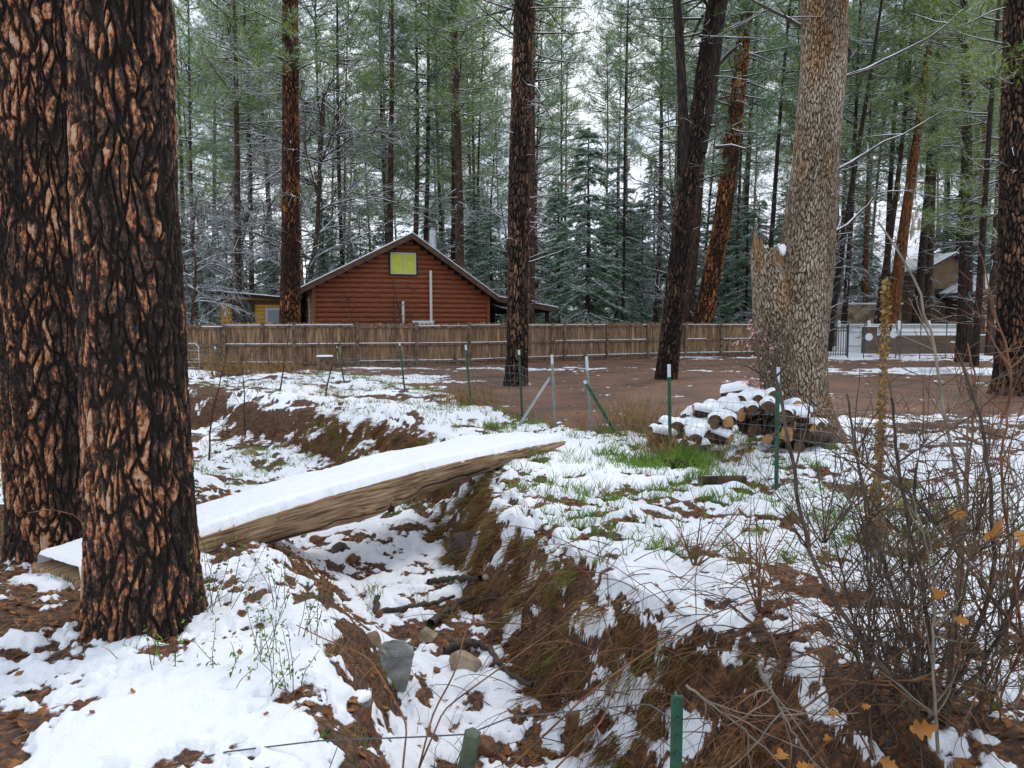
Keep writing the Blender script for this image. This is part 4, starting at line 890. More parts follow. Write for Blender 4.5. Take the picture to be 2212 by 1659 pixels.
# ------------------------------------------------------------------ rocks, firewood
M['rock_grey'] = mat('rock_grey', (.13, .13, .125), .8, col2=(.30, .30, .28), scale=6, stretch=(1, 1, 3), bump=(.6, .02))
M['rock_brown'] = mat('rock_brown', (.10, .045, .025), .85, col2=(.26, .13, .075), scale=9, bump=(.6, .02))
M['rock_dark'] = mat('rock_dark', (.03, .024, .020), .85, col2=(.10, .075, .055), scale=9, bump=(.6, .02))
M['rock_tan'] = mat('rock_tan', (.20, .14, .09), .85, col2=(.40, .31, .22), scale=9, bump=(.6, .02))
def rock(X, Y, w, h, mt, lb, seed, zz=-.5, cap=False, group=None):
    """w, h in photo pixels; stands where its pixel ray meets the terrain"""
    r = ray(X, Y); ts = np.linspace(2, 30, 1400); pts_ = r[None]*(ts/r[1])[:, None]; hz = base_h(pts_[:, 0], pts_[:, 1]); k1 = np.argmax(pts_[:, 2]+CAMZ <= hz); p = pts_[k1]; d = p[1]
    t_ = thing('rock', lb, 'rock', (p[0], d, float(hz[k1])), seed*.7, group)
    rs2 = np.random.default_rng(seed); wx_ = w*d/1640/2; hh = h*d/1640/1.5
    n = 26; u = np.linspace(0, math.pi, n); v = np.linspace(0, 2*math.pi, 2*n, endpoint=False); U, V_ = np.meshgrid(u, v, indexing='ij')
    D_ = np.stack([np.sin(U)*np.cos(V_), np.sin(U)*np.sin(V_), np.cos(U)], -1)
    pl = unit(rs2.normal(size=(9, 3))); dist = .58+.36*rs2.random(9); rad = np.min(np.where(D_@pl.T > .05, dist/np.maximum(D_@pl.T, .05), 9), -1); rad = np.minimum(rad, 1.12)*(1+.04*fbm(D_[..., 0]*4, D_[..., 1]*4, D_[..., 2]*4+seed, 3))
    Vx = D_*rad[..., None]*np.array([wx_, wx_*.75, hh]); i = np.arange(n-1)[:, None]*2*n; j = np.arange(2*n)[None, :]; j2 = (j+1) % (2*n)
    b = MB(); b.add(Vx, np.stack([i+j, i+2*n+j, i+2*n+j2, i+j2], -1).reshape(-1, 4)); b.obj('stone', [M[mt]], t_, False)
    if cap: b = MB(); blob(b, (0, 0, hh*.62), (wx_*.8, wx_*.62, hh*.42), seed, 10, amp=.2); b.obj('snow_cap', [M['snow']], t_, True)
for q in [(852, 1455, 96, 95, 'rock_grey', 'large angular grey rock in the ravine bed'), (805, 1390, 34, 40, 'rock_tan', 'pale stone on the left side of the ravine bed'), (835, 1410, 42, 34, 'rock_tan', 'oval tan stone above the large grey rock'),
          (820, 1345, 30, 36, 'rock_brown', 'brown stone beneath the roots'), (926, 1382, 44, 38, 'rock_tan', 'flat cream stone in the middle of the bed'), (1010, 1445, 90, 60, 'rock_tan', 'rounded mottled boulder under an overhanging bank lip'),
          (945, 1465, 32, 40, 'rock_brown', 'reddish stone left of the mottled boulder'), (1055, 1625, 62, 58, 'rock_brown', 'orange brown boulder at the bottom of the photo'), (1010, 1185, 80, 60, 'rock_dark', 'dark boulder on the far bank below the log'),
          (735, 1188, 46, 28, 'rock_dark', 'dark slab rock in the snow below the log'), (680, 1170, 30, 18, 'rock_brown', 'small brown rock left of the dark slab'), (757, 1215, 34, 26, 'rock_brown', 'reddish rock beneath the dark slab'),
          (770, 1235, 26, 18, 'rock_brown', 'small rusty rock nearest below the log'), (653, 1155, 22, 14, 'rock_tan', 'small pale rock below the log'), (780, 1520, 70, 40, 'rock_grey', 'snow capped rock at the left foot of the bed', True),
          (870, 1470, 30, 22, 'rock_dark', 'dark pebble right of the large grey rock'), (903, 1510, 30, 24, 'rock_brown', 'brown stone right of the large grey rock'), (928, 1512, 26, 20, 'rock_brown', 'small brown stone beside another in the bed'),
          (1030, 1530, 26, 18, 'rock_brown', 'brown stone on the right side of the bed'), (870, 1035, 0, 0, None, None), (540, 980, 44, 18, 'rock_tan', 'flat mossy stone far left in the ravine'), (420, 975, 30, 14, 'rock_brown', 'flat stone beside the large trunk in the ravine'),
          (868, 1050, 26, 12, 'rock_dark', 'dark flat pebble behind the log'), (760, 990, 20, 10, 'rock_dark', 'black pebble in the snow behind the log'), (1240, 1100, 0, 0, None, None), (1245, 1560, 50, 34, 'rock_brown', 'reddish rock right side of the bottom bank'), (1130, 1560, 26, 24, 'rock_dark', 'dark stone between bed and far bank')]:
    if q[2]: rock(q[0], q[1], q[2], q[3], q[4], q[5], int(q[0]+q[1]), cap=len(q) > 6)
# small loose stones
for q in range(26):
    X = random.uniform(640, 1180); Y = random.uniform(1150, 1640)
    rock(X, Y, random.uniform(8, 20), random.uniform(7, 14), random.choice(['rock_brown', 'rock_dark', 'rock_tan']), 'small loose stone lying in the snowy ravine bed', 500+q, group='small stones in the ravine bed')

M['firebark'] = mat('firebark', (.018, .012, .010), .9, col2=(.085, .05, .032), scale=10, stretch=(1, 1, 1), bump=(.8, .02))
M['cutend'] = mat('cutend', (.24, .11, .04), .8, col2=(.42, .24, .10), scale=12)
M['splitface'] = mat('splitface', (.045, .026, .016), .85, col2=(.15, .085, .045), scale=8)
def on_ground(X, Y, h=.02):
    r = ray(X, Y); ts = np.linspace(2, 30, 1400); pts_ = r[None]*(ts/r[1])[:, None]; hz = base_h(pts_[:, 0], pts_[:, 1]); k1 = np.argmax(pts_[:, 2]+CAMZ <= hz); return pts_[k1]*[1, 1, 0]+[0, 0, hz[k1]+h]
def firelog(x, y, z, r, l, ax_, lb, snow, seed, tilt=0.0):
    t_ = thing('firewood_log', lb, 'log', (x, y, z), 0, 'firewood in the snowy pile'); t_.rotation_euler = (0, tilt, ax_)
    rs2 = np.random.default_rng(seed); k = 14; a = np.linspace(0, 6.283, k, endpoint=False); sh_ = r*(1+.10*rs2.normal(size=k)); 
    if rs2.random() < .45: sh_ = np.minimum(sh_, r*.55/np.maximum(np.cos(a-rs2.random()*6), .3))
    xs_ = np.linspace(-l/2, l/2, 5); V = np.stack([np.stack([np.full(k, x_), sh_*np.cos(a)*(1+.04*rs2.normal()), sh_*np.sin(a)], -1) for x_ in xs_]).reshape(-1, 3)
    i = np.arange(4)[:, None]*k; j = np.arange(k)[None, :]; b = MB(); b.add(V, np.stack([i+j, i+(j+1) % k, i+k+(j+1) % k, i+k+j], -1).reshape(-1, 4)); b.obj('bark', [M['firebark']], t_, True)
    b = MB(); b.add(V[:k], [list(range(k))[::-1]]); b.add(V[-k:], [list(range(k))]); b.obj('cut_end', [M['cutend'] if rs2.random() < .22 else M['splitface']], t_)
    if snow:
        b = MB(); n1, n2 = 16, 11; uu = np.linspace(-1, 1, n1); vv = np.linspace(-1, 1, n2); Ug, Vg = np.meshgrid(uu, vv, indexing='ij'); e = np.clip((1-np.abs(Ug)**6)*(1-np.abs(Vg)**4), 0, 1)
        a_ = Vg*1.25; rr = r*1.0+.05*np.sqrt(e)*(1+.2*fbm(Ug*2+seed, Vg*2, 1, 2)); V = np.stack([Ug*l*.52, rr*np.sin(a_)*1.05, rr*np.cos(a_)-.005], -1).reshape(-1, 3)
        i = np.arange(n1-1)[:, None]*n2; j = np.arange(n2-1)[None, :]; b.add(V, np.stack([i+j, i+n2+j, i+n2+j+1, i+j+1], -1).reshape(-1, 4)); b.obj('snow_cap', [M['snow']], t_, True)
rs_ = np.random.default_rng(99); cpx = G(1570, 960)
hx = [1.72, 1.85, 2.1, 2.5, 2.85, 3.05, 3.3, 3.6, 3.85]; hh_ = [.05, .24, .36, .52, .76, .80, .60, .36, .08]
kk = 0; cand = []
for q in range(78):
    x = 1.78+1.95*rs_.random(); yo = rs_.random(); lvl = rs_.random()**.6; hp = float(np.interp(x, hx, hh_)); y_ = 8.85+.25*lvl+.55*yo*(1-.3*lvl); cand.append((x, y_, lvl*hp*(.75+.4*yo), lvl, yo, hp))
for x, y_, zz_, lvl, yo, hp in cand:
    top = zz_ > hp*.62; wh = ['left foot', 'left shoulder', 'middle', 'crest', 'tree side'][int(np.clip((x-1.78)/.4, 0, 4))]; lv = 'upper' if top else ('middle' if zz_ > hp*.3 else 'lower')
    snow = top or rs_.random() < .18
    an = rs_.choice([R(80), R(100), R(25), R(155), R(55)]); r = .055+.04*rs_.random()
    firelog(x, y_, gzb(x, y_)+.05+zz_*.92, r, .30+.14*rs_.random(), an+rs_.normal()*.2, '%s firewood log at the %s of the pile, %s layers' % ('snow capped' if snow else 'bare dark', wh, lv), snow, 1000+kk, rs_.normal()*.16); kk += 1
for q, (X, Y, an) in enumerate([(1480, 1012, .1), (1560, 1048, .1), (1735, 940, 0)]):
    p = on_ground(X, Y, .05); firelog(p[0], p[1], p[2], .06, .42, an, 'single log lying in the snow %s' % ['before the left of the pile', 'in front of the pile', 'right of the pale tipped green stake'][q], q > 1, 2000+q, 0)

# wood stump before the fence and left edge beds
st = thing('tree_stump', 'short sawn stump with a snow disc in front of the board fence', 'stump', (float(P(702, 790, 24.8)[0]), 24.8, 0)); b = MB(); b.tube([(0, 0, -.05), (0, 0, .2), (0, 0, .45)], [.31, .28, .27], 18, cap=True); b.obj('wood', [M['fence_wood']], st, True)
b = MB(); b.tube([(0, 0, .45), (0, 0, .49)], [.28, .25], 18, cap=True); b.obj('snow_cap', [M['snow']], st, True)
gb_ = thing('raised_bed', 'weathered timber bed edge topped with snow at the far left edge', 'planter', (-7.0, 10.8, 0)); b = MB(); b.box((0, 0, .1), (2.2, .18, .35)); b.obj('timber', [M['logwood']], gb_); b = MB(); b.box((0, 0, .3), (2.2, .22, .06)); b.obj('snow_strip', [M['snow']], gb_)
ld = thing('metal_gate', 'small grey metal tube gate beside the big trunks before the fence', 'gate', tuple(P(396, 790, 22)*[1, 1, 0])); b = MB()
b.tube([(0, 0, 0), (0, 0, .85), (.1, 0, .95), (.36, 0, .95), (.46, 0, .85), (.46, 0, 0)], .022, 6); b.obj('frame', [M['metal']], ld, True); b = MB()
for z in (.25, .5, .75): b.tube([(0, 0, z), (.46, 0, z)], .012, 5)
b.obj('crossbar', [M['metal']], ld, True)

# ------------------------------------------------------------------ t-posts and wire
M['postgreen'] = mat('postgreen', (.012, .060, .035), .55, col2=(.03, .10, .06), scale=20)
M['postwhite'] = mat('postwhite', (.50, .56, .60), .5)
M['postgrey'] = mat('postgrey', (.16, .17, .16), .6, col2=(.30, .30, .28), scale=20)
def tpost(Xt, Yt, Xb, Yb, d, lb, mt='postgreen', tip=.13, wpx=None):
    a = P(Xt, Yt, d); c = P(Xb, Yb, d); t_ = thing('fence_stake', lb, 'post', tuple(c)); o = off(t_); ax_ = unit(a-c); L_ = np.linalg.norm(a-c)
    sx_ = unit(np.cross(ax_, [0, 1, 0])); yx = np.cross(sx_, ax_); b = MB()
    def seg(s0, s1, mb): mb.box(ax_*(s0+s1)/2, (.040, .006, s1-s0), axes=[sx_, yx, ax_]); mb.box(ax_*(s0+s1)/2+yx*.018, (.007, .030, s1-s0), axes=[sx_, yx, ax_])
    seg(-.25, L_-tip, b); z = .1
    while z < L_-tip: b.box(ax_*z-yx*.006, (.012, .012, .015), axes=[sx_, yx, ax_]); z += .06
    b.obj('shaft', [M[mt]], t_)
    if tip: b = MB(); seg(L_-tip, L_, b); b.obj('tip', [M['postwhite']], t_)
    return a, c
posts = []
for q in [(463, 748, 490, 797, 22.5, 'thin leaning green stake in front of the second fence panel', 'postgreen', .10), (728, 748, 741, 812, 19.5, 'leaning green stake left of the sawn stump clump', 'postgreen', .05), (863, 740, 872, 822, 17.3, 'green stake with pale tip before the middle fence panels', 'postgreen', .07),
          (1006, 745, 1016, 862, 14.6, 'green stake leaning left, third left of the central pine', 'postgreen', .1), (1121, 756, 1128, 900, 12.7, 'green stake right in front of the central pine', 'postgreen', .08),
          (1192, 766, 1200, 930, 11.1, 'tall mossy stake with white tip at the gap by the bridge end', 'postgrey', .14), (1267, 770, 1278, 945, 10.6, 'grey green stake at the right side of the path gap', 'postgrey', .2),
          (1445, 787, 1448, 990, 8.95, 'dark green stake with white tip left of the firewood pile', 'postgreen', .15), (1680, 793, 1677, 1055, 7.1, 'dark green stake with pale tip in front of the grey broken tree', 'postgreen', .15),
          (1463, 1503, 1458, 1760, 2.45, 'green stake top at the bottom of the photo', 'postgreen', 0)]:
    a, c = tpost(*q); posts.append((a, c))
for (X0, Y0, X1, Y1, d, lb, mt) in ((1188, 815, 1128, 908, 11.2, 'slanted grey metal brace left of the path gap', 'metal'), (1262, 822, 1326, 930, 10.4, 'slanted green metal brace right of the path gap', 'postgreen')):
    tpost(X0, Y0, X1, Y1, d, lb, mt, .05 if mt != 'metal' else 0)
wp = thing('wooden_stake', 'short leaning weathered wooden stake at the bottom edge', 'stake', tuple(P(990, 1700, 2.6))); b = MB(); a = P(1022, 1580, 2.55)-off(wp); b.tube([(0, 0, -.1), a*.98, a], [.034, .030, .02], 5, cap=True); b.obj('wood', [mat('mosswood', (.05, .07, .045), .9, col2=(.12, .14, .10), scale=12)], wp)
def wiremesh(lb, tops, bots, nh, dv, sag=.03, r=.0016, seed=0, curl=0.0):
    rs2 = np.random.default_rng(seed); t_ = thing('wire_mesh', lb, 'wire fence', tuple(bots[0])); o = off(t_); b = MB()
    for (a0, c0, a1, c1) in zip(tops[:-1], bots[:-1], tops[1:], bots[1:]):
        L_ = np.linalg.norm((a1-a0)[:2]); n = max(int(L_/dv), 3); u = np.linspace(0, 1, n)
        top = a0+(a1-a0)*u[:, None]; bot = c0+(c1-c0)*u[:, None]; sg = (sag*L_*4*u*(1-u))[:, None]*np.array([0, 0, -1])
        lat = (.02*np.sin(u*9+seed)+.01*rs2.normal(size=n))[:, None]*np.array([0, 1, 0])
        for h in range(nh):
            f = h/(nh-1.0); b.tube(bot+(top-bot)*f+sg*f+lat*f-o, r*(1.3 if h in (0, nh-1) else 1), 3)
        for q in range(n): 
            p0 = bot[q]; p1 = top[q]+sg[q]+lat[q]; b.tube(np.array([p0, (p0+p1)/2+rs2.normal(size=3)*.008, p1+np.array([curl*.05, -curl*.1, curl*.02])])-o, r*.9, 3)
    b.obj('wires', [M['wire']], t_)
def dn(p, dz): return p+np.array([0, 0, dz])
lp = posts[1:6]; wiremesh('sagging grey wire mesh strung along the stakes left of the path gap', [dn(a, -.30+.05*(i2 % 2)) for i2, (a, c) in enumerate(lp)], [dn(c, .05) for a, c in lp], 7, .16, .02, .0030, 3)
p6, p7, p8 = posts[6], posts[7], posts[8]; e9 = (P(2330, 915, 7.6), P(2330, 1130, 7.6))
tp = [dn(p6[0], -.45), dn(p7[0], -.38), dn(p8[0], -.34), e9[0]]; bt = [dn(p6[1], .03), dn(p7[1], .03), dn(p8[1], .05), e9[1]]
wiremesh('grey wire mesh strung from the path gap past the firewood to the right edge', tp, bt, 8, .105, .012, .0017, 5, 1.0)
fw = thing('loose_wire', 'loose dark wire drooping across the foreground at the bottom', 'wire', tuple(P(360, 1655, 2.6))); o = off(fw); b = MB()
p = np.array([P(330, 1668, 2.55), P(480, 1625, 2.6), P(690, 1600, 2.6), P(900, 1592, 2.6), P(1010, 1586, 2.6), P(1100, 1550, 2.6), P(1400, 1520, 2.6), P(1463, 1560, 2.5)]); 
tt = np.linspace(0, 7, 60); pp = np.stack([np.interp(tt, range(8), p[:, k1]) for k1 in range(3)], -1); b.tube(pp-o, .0028, 5); b.obj('strand', [M['galv']], fw, True)
b = MB()
for X in (735, 1010): c = P(X, 1597 if X < 1000 else 1586, 2.6)-o; b.tube([c-[.006, 0, 0], c+[.006, 0, 0]], .006, 6); b.tube([c, c+np.array([-.06, 0, -.16])], .0018, 4)
b.obj('tie', [M['galv']], fw, True)

# ------------------------------------------------------------------ ground vegetation
def blades(x, y, h, w, mb, m, rs, lean=.45, hang=None, z=None, seg=2):
    n = len(x)
    if n == 0: return
    if z is None: z = ground_z(x, y)[0]
    p = np.stack([x, y, z-.01], -1); az = rs.random(n)*6.283
    d = np.stack([np.cos(az)*lean*rs.random(n), np.sin(az)*lean*rs.random(n), np.ones(n)], -1)
    if hang is not None: d = d*np.array([1, 1, .35])+hang
    d = unit(d); hh = (h*(.5+.9*rs.random(n)))[:, None] if np.ndim(h) == 0 else h[:, None]
    side = unit(np.cross(d, np.stack([np.cos(az+1.3), np.sin(az+1.3), 0*az], -1)))*w*.5
    bend = np.stack([np.cos(az), np.sin(az), -.6*np.ones(n)], -1)*.35*rs.random((n, 1))
    if hang is not None: bend = bend+np.array([0, 0, -.9])
    p1 = p+d*hh*.55; d2 = unit(d+bend); p2 = p1+d2*hh*.45
    mb.quads(np.stack([p-side, p+side, p1+side*.8, p1-side*.8], 1), m); mb.tris(np.stack([p1-side*.8, p1+side*.8, p2], 1), m)
rs = np.random.default_rng(21)
def scatter(n, x0, x1, y0, y1, wfun):
    x = x0+(x1-x0)*rs.random(n); y = y0+(y1-y0)*rs.random(n); w = wfun(x, y); k1 = rs.random(n) < w; return x[k1], y[k1]
def clump(x, y, sc, thr, seed=0): return sst(thr, thr+.5, fbm(x*sc+seed, y*sc, 7.7, 3))
gm = MB()
# fresh green on the far bank and along the wire fence
def wg(x, y):
    dep, ins, t_, b_ = ravine(x, y); yl = yardline(x); s = snow_field(x, y)[0]
    a = (~ins)*(x > -.4)*(y < yl+.1)*(.10+.9*clump(x, y, 2.2, .1))*(.30+.7*sst(.9, .2, s))*sst(4.4, 5.2, y+.25*x)*sst(4.6, 2.4, x)
    return a
cx2, cy2 = scatter(15000, -.5, 5, 3.8, 11.5, wg); n_ = 5
x = np.repeat(cx2, n_)+rs.normal(size=len(cx2)*n_)*.02; y = np.repeat(cy2, n_)+rs.normal(size=len(cx2)*n_)*.02
blades(x, y, .11, .0068, gm, 0, rs, .8)
def wl(x, y):  # strip along the wire
    yl = yardline(x); return np.exp(-((y-yl+.25)/.45)**2)*(.25+.75*clump(x, y, 1.6, -.2))
cx2, cy2 = scatter(5200, -6, 2.6, 8.5, 23, wl); x = np.repeat(cx2, 8)+rs.normal(size=len(cx2)*8)*.05; y = np.repeat(cy2, 8)+rs.normal(size=len(cx2)*8)*.05
m_ = rs.random(len(x)) < .55; blades(x[m_], y[m_], .14, .013, gm, 0, rs, .9)
for (X, Y, k1, hh) in ((1385, 990, 130, .17), (1400, 1000, 90, .14), (1450, 1005, 150, .22), (1490, 1000, 260, .24), (1515, 1010, 160, .2), (1310, 975, 90, .14), (1345, 985, 120, .16), (1950, 1110, 110, .18), (2050, 1120, 70, .2), (1870, 1180, 110, .17), (1990, 1160, 80, .16), (1800, 1130, 60, .12)):
    c = G(X, Y); x = c[0]+rs.normal(size=k1)*.10; y = c[1]+rs.normal(size=k1)*.08; blades(x, y, hh, .009, gm, 0, rs, 1.0)
# near left: sparse tufts in front of the trunks, left strip, ravine floor
def wn(x, y): s = snow_field(x, y)[0]; return clump(x, y, 3.5, .45, 4)*(.15+.85*sst(.9, .3, s))
cx2, cy2 = scatter(9000, -4.6, -.6, 2.0, 4.6, wn); x = np.repeat(cx2, 6)+rs.normal(size=len(cx2)*6)*.018; y = np.repeat(cy2, 6)+rs.normal(size=len(cx2)*6)*.018
blades(x, y, .07, .0048, gm, 0, rs, .7)
cx2, cy2 = scatter(9000, -9, -1.0, 5.2, 13, lambda x, y: clump(x, y, 1.4, .15, 9)*.7); x = np.repeat(cx2, 5)+rs.normal(size=len(cx2)*5)*.03; y = np.repeat(cy2, 5)+rs.normal(size=len(cx2)*5)*.03
blades(x, y, .09, .007, gm, 0, rs, .8)
cx2, cy2 = scatter(2600, 1.2, 7, 2.5, 8, lambda x, y: clump(x, y, 1.8, .3, 2)*.6); x = np.repeat(cx2, 6)+rs.normal(size=len(cx2)*6)*.03; y = np.repeat(cy2, 6)+rs.normal(size=len(cx2)*6)*.03
blades(x, y, .12, .006, gm, 0, rs, .8)
GRASS_TAG = (lambda: tag(gm.obj('grass', [M['grass']]), 'fresh green grass blades poking through the thin snow', None, None, 'stuff'))
# dry grass hanging over the steep bank faces
dm_ = MB()
def wb(x, y): s, wy, sl_ = snow_field(x, y); dep, ins, t_, b_ = ravine(x, y); return sst(.28, .6, sl_)*ins*(t_ > .45)*sst(1.0, .35, s)*(1-wy)
def hangdir(x, y):
    e = .08; z0 = base_h(x, y); gxx = (base_h(x+e, y)-z0)/e; gyy = (base_h(x, y+e)-z0)/e; q = np.hypot(gxx, gyy)+1e-3
    k1 = 1/np.sqrt(1+q*q); return np.stack([-gxx/q*k1, -gyy/q*k1, -q*k1], -1)*1.3+np.stack([-gxx/q*.35, -gyy/q*.35, .35+0*q], -1)
x, y = scatter(30000, -4, 2.2, 2.2, 13.5, wb); hd = hangdir(x, y); m_ = (rs.random(len(x)) < .6)
blades(x[m_], y[m_], .12, .0045, dm_, 1, rs, .5, hd[m_]); blades(x[~m_], y[~m_], .14, .0042, dm_, 0, rs, .6, hd[~m_])
def wt(x, y): s, wy, sl_ = snow_field(x, y); dep, ins, t_, b_ = ravine(x, y); return sst(.25, .6, sl_)*ins*(t_ > .4)*(1-wy)*(.10+.90*sst(.8, .2, s))
cx2, cy2 = scatter(4200, -4, 2.2, 2.2, 13.5, wt); k1 = 42; print('tussocks', len(cx2))
x = np.repeat(cx2, k1)+rs.normal(size=len(cx2)*k1)*.022; y = np.repeat(cy2, k1)+rs.normal(size=len(cx2)*k1)*.022
hd = np.repeat(hangdir(cx2, cy2), k1, 0)+rs.normal(size=(len(x), 3))*.22; tn_ = np.repeat(rs.random(len(cx2)), k1)+.35*rs.normal(size=len(x)); ln_ = np.repeat(.15+.22*rs.random(len(cx2)), k1)*(.5+.6*rs.random(len(x)))
for q, (m_, mb_, mi) in enumerate([(tn_ < .42, dm_, 1), ((tn_ >= .42) & (tn_ < 1.12), dm_, 0), (tn_ >= 1.12, gm, 0)]): blades(x[m_], y[m_], ln_[m_], .0042, mb_, mi, rs, .5, hd[m_])
x, y = scatter(40000, -9, -1, 10, 18.5, wb); hd = hangdir(x, y); m_ = rs.random(len(x)) < .3; x, y, hd = x[m_], y[m_], hd[m_]; blades(x, y, .26, .010, dm_, 1, rs, .5, hd)
cx2, cy2 = scatter(9000, -9, 0, 8, 20, lambda x, y: (y < yardline(x))*(.15+.85*clump(x, y, 1.5, .1, 5))*.5); x = np.repeat(cx2, 5)+rs.normal(size=len(cx2)*5)*.04; y = np.repeat(cy2, 5)+rs.normal(size=len(cx2)*5)*.04; m_ = rs.random(len(x)) < .45
blades(x[m_], y[m_], .11, .009, gm, 0, rs, .9); blades(x[~m_], y[~m_], .13, .008, dm_, 0, rs, 1.0)
x, y = scatter(9000, -2.2, .4, 3.2, 6.8, lambda x, y: clump(x, y, 2.6, .2, 3)*sst(.9, .2, snow_field(x, y)[0])); blades(x, y, .16, .004, dm_, 0, rs, 1.0)
x, y = scatter(12000, -6, 3.2, 8.5, 23, lambda x, y: wl(x, y)*clump(x, y, 1.1, 0, 6)); blades(x, y, .34, .006, dm_, 0, rs, .55)
x, y = scatter(16000, -.2, 7.5, 2.2, 11.5, lambda x, y: clump(x, y, 2.0, .25, 8)*sst(1.1, .3, snow_field(x, y)[0])); blades(x, y, .2, .0045, dm_, 1, rs, 1.1)
for (X, Y, k1, hh) in ((500, 812, 400, .45), (470, 800, 300, .5), (600, 808, 300, .45), (1385, 940, 220, .55), (1345, 930, 160, .5), (1430, 985, 160, .4), (1590, 1000, 60, .35), (1250, 930, 50, .35), (1000, 868, 150, .5), (1050, 870, 150, .4)):
    c = G(X, Y); x = c[0]+rs.normal(size=k1)*.03*c[1]*.6; y = c[1]+rs.normal(size=k1)*.2; blades(x, y, hh, .0012*c[1]*.5+.002, dm_, 0, rs, .6)
# pine needles lying around the trunks
n_ = 5200; x = -2.7+rs.normal(size=n_)*1.1; y = 3.9+rs.normal(size=n_)*.8; s = snow_field(x, y)[0]; k1 = (s < .55) & (y > 2.2); x, y = x[k1], y[k1]; z = ground_z(x, y)[0]+.006; a = rs.random(len(x))*6.283
dv = np.stack([np.cos(a), np.sin(a), .1*rs.normal(size=len(x))], -1)*.07; sd_ = np.stack([-np.sin(a), np.cos(a), 0*a], -1)*.0016; p = np.stack([x, y, z], -1); dm_.quads(np.stack([p-sd_, p+sd_, p+dv+sd_, p+dv-sd_], 1), 0)
GRASS_TAG()
tag(dm_.obj('dry_grass', [M['straw'], M['straw_dark']]), 'dry straw coloured grass and needles on banks and bare soil', None, None, 'stuff')
# leaf litter
lm_ = MB()
x, y = scatter(44000, -5, 4, 2.1, 9, lambda x, y: sst(.65, .25, snow_field(x, y)[0])*(.25+.75*clump(x, y, 2.5, .0, 1))); z = ground_z(x, y)[0]+.008
n_ = len(x); a = rs.random(n_)*6.283; sz = .012+.022*rs.random(n_); tx = np.stack([np.cos(a), np.sin(a), .5*rs.normal(size=n_)], -1)*sz[:, None]; ty = np.stack([-np.sin(a), np.cos(a), .5*rs.normal(size=n_)], -1)*sz[:, None]*.55; p = np.stack([x, y, z], -1)
lm_.quads(np.stack([p-tx, p-ty*.9, p+tx, p+ty], 1), 0)
x, y = scatter(900, -4, 3, 2.1, 6, lambda x, y: .5+0*x); z = ground_z(x, y)[0]+.006; n_ = len(x); a = rs.random(n_)*6.283; sz = .010+.014*rs.random(n_); tx = np.stack([np.cos(a), np.sin(a), .3*rs.normal(size=n_)], -1)*sz[:, None]; ty = np.stack([-np.sin(a), np.cos(a), .3*rs.normal(size=n_)], -1)*sz[:, None]*.6; p = np.stack([x, y, z], -1)
lm_.quads(np.stack([p-tx, p-ty*.9, p+tx, p+ty], 1), 0)
tag(lm_.obj('leaf_litter', [M['leaf_dead']]), 'rusty fallen leaves scattered over bare soil and snow', None, None, 'stuff')
# gravel and cones in the yard
gm2 = MB(); x, y = scatter(5200, -6, 12, 10, 34, lambda x, y: (y > yardline(x)+.2)*.8*(rs.random(len(x)) < 14/y)); z = ground_z(x, y)[0]
for q in range(len(x)):
    s = (.006+.018*rs.random()**2)*(1+y[q]*.03); v = rs.normal(size=(6, 3))*.2; V = (np.array([(1, 0, 0), (-1, 0, 0), (0, 1, 0), (0, -1, 0), (0, 0, 1), (0, 0, -1.)])+v)*s*np.array([1.3, 1.3, .7])+[x[q], y[q], z[q]]
    gm2.add(V, [[0, 2, 4], [2, 1, 4], [1, 3, 4], [3, 0, 4], [2, 0, 5], [1, 2, 5], [3, 1, 5], [0, 3, 5]])
tag(gm2.obj('gravel', [M['rock_brown']]), 'small stones and bits of bark strewn over the bare yard', None, None, 'stuff')

# ------------------------------------------------------------------ roots
rt = thing('exposed_roots', 'dark gnarled roots crossing the ravine bed below the far bank', 'root', tuple(G(900, 1330, -.5))); o = off(rt)
def on_ground(X, Y, h=.02):
    r = ray(X, Y); ts = np.linspace(2, 30, 1400); pts_ = r[None]*(ts/r[1])[:, None]; hz = base_h(pts_[:, 0], pts_[:, 1]); k1 = np.argmax(pts_[:, 2]+CAMZ <= hz); return pts_[k1]*[1, 1, 0]+[0, 0, hz[k1]+h]
for pl in ([(815, 1300), (812, 1335), (870, 1330), (930, 1315), (985, 1300)], [(930, 1360), (965, 1335), (1010, 1305), (1080, 1300)], [(925, 1270), (980, 1262), (1040, 1262)], [(960, 1420), (1020, 1400), (1060, 1420), (1100, 1470), (1150, 1500)]):
    q = np.array([on_ground(X, Y, .04) for X, Y in pl]); tt = np.linspace(0, len(q)-1, 24); pp = np.stack([np.interp(tt, range(len(q)), q[:, k1]) for k1 in range(3)], -1)+rs.normal(size=(24, 3))*.006
    b = MB(); b.tube(pp-o, np.linspace(.026, .014, 24)*(1+.2*rs.normal(size=24)), 8); b.obj('root', [M['rock_dark']], rt, True)

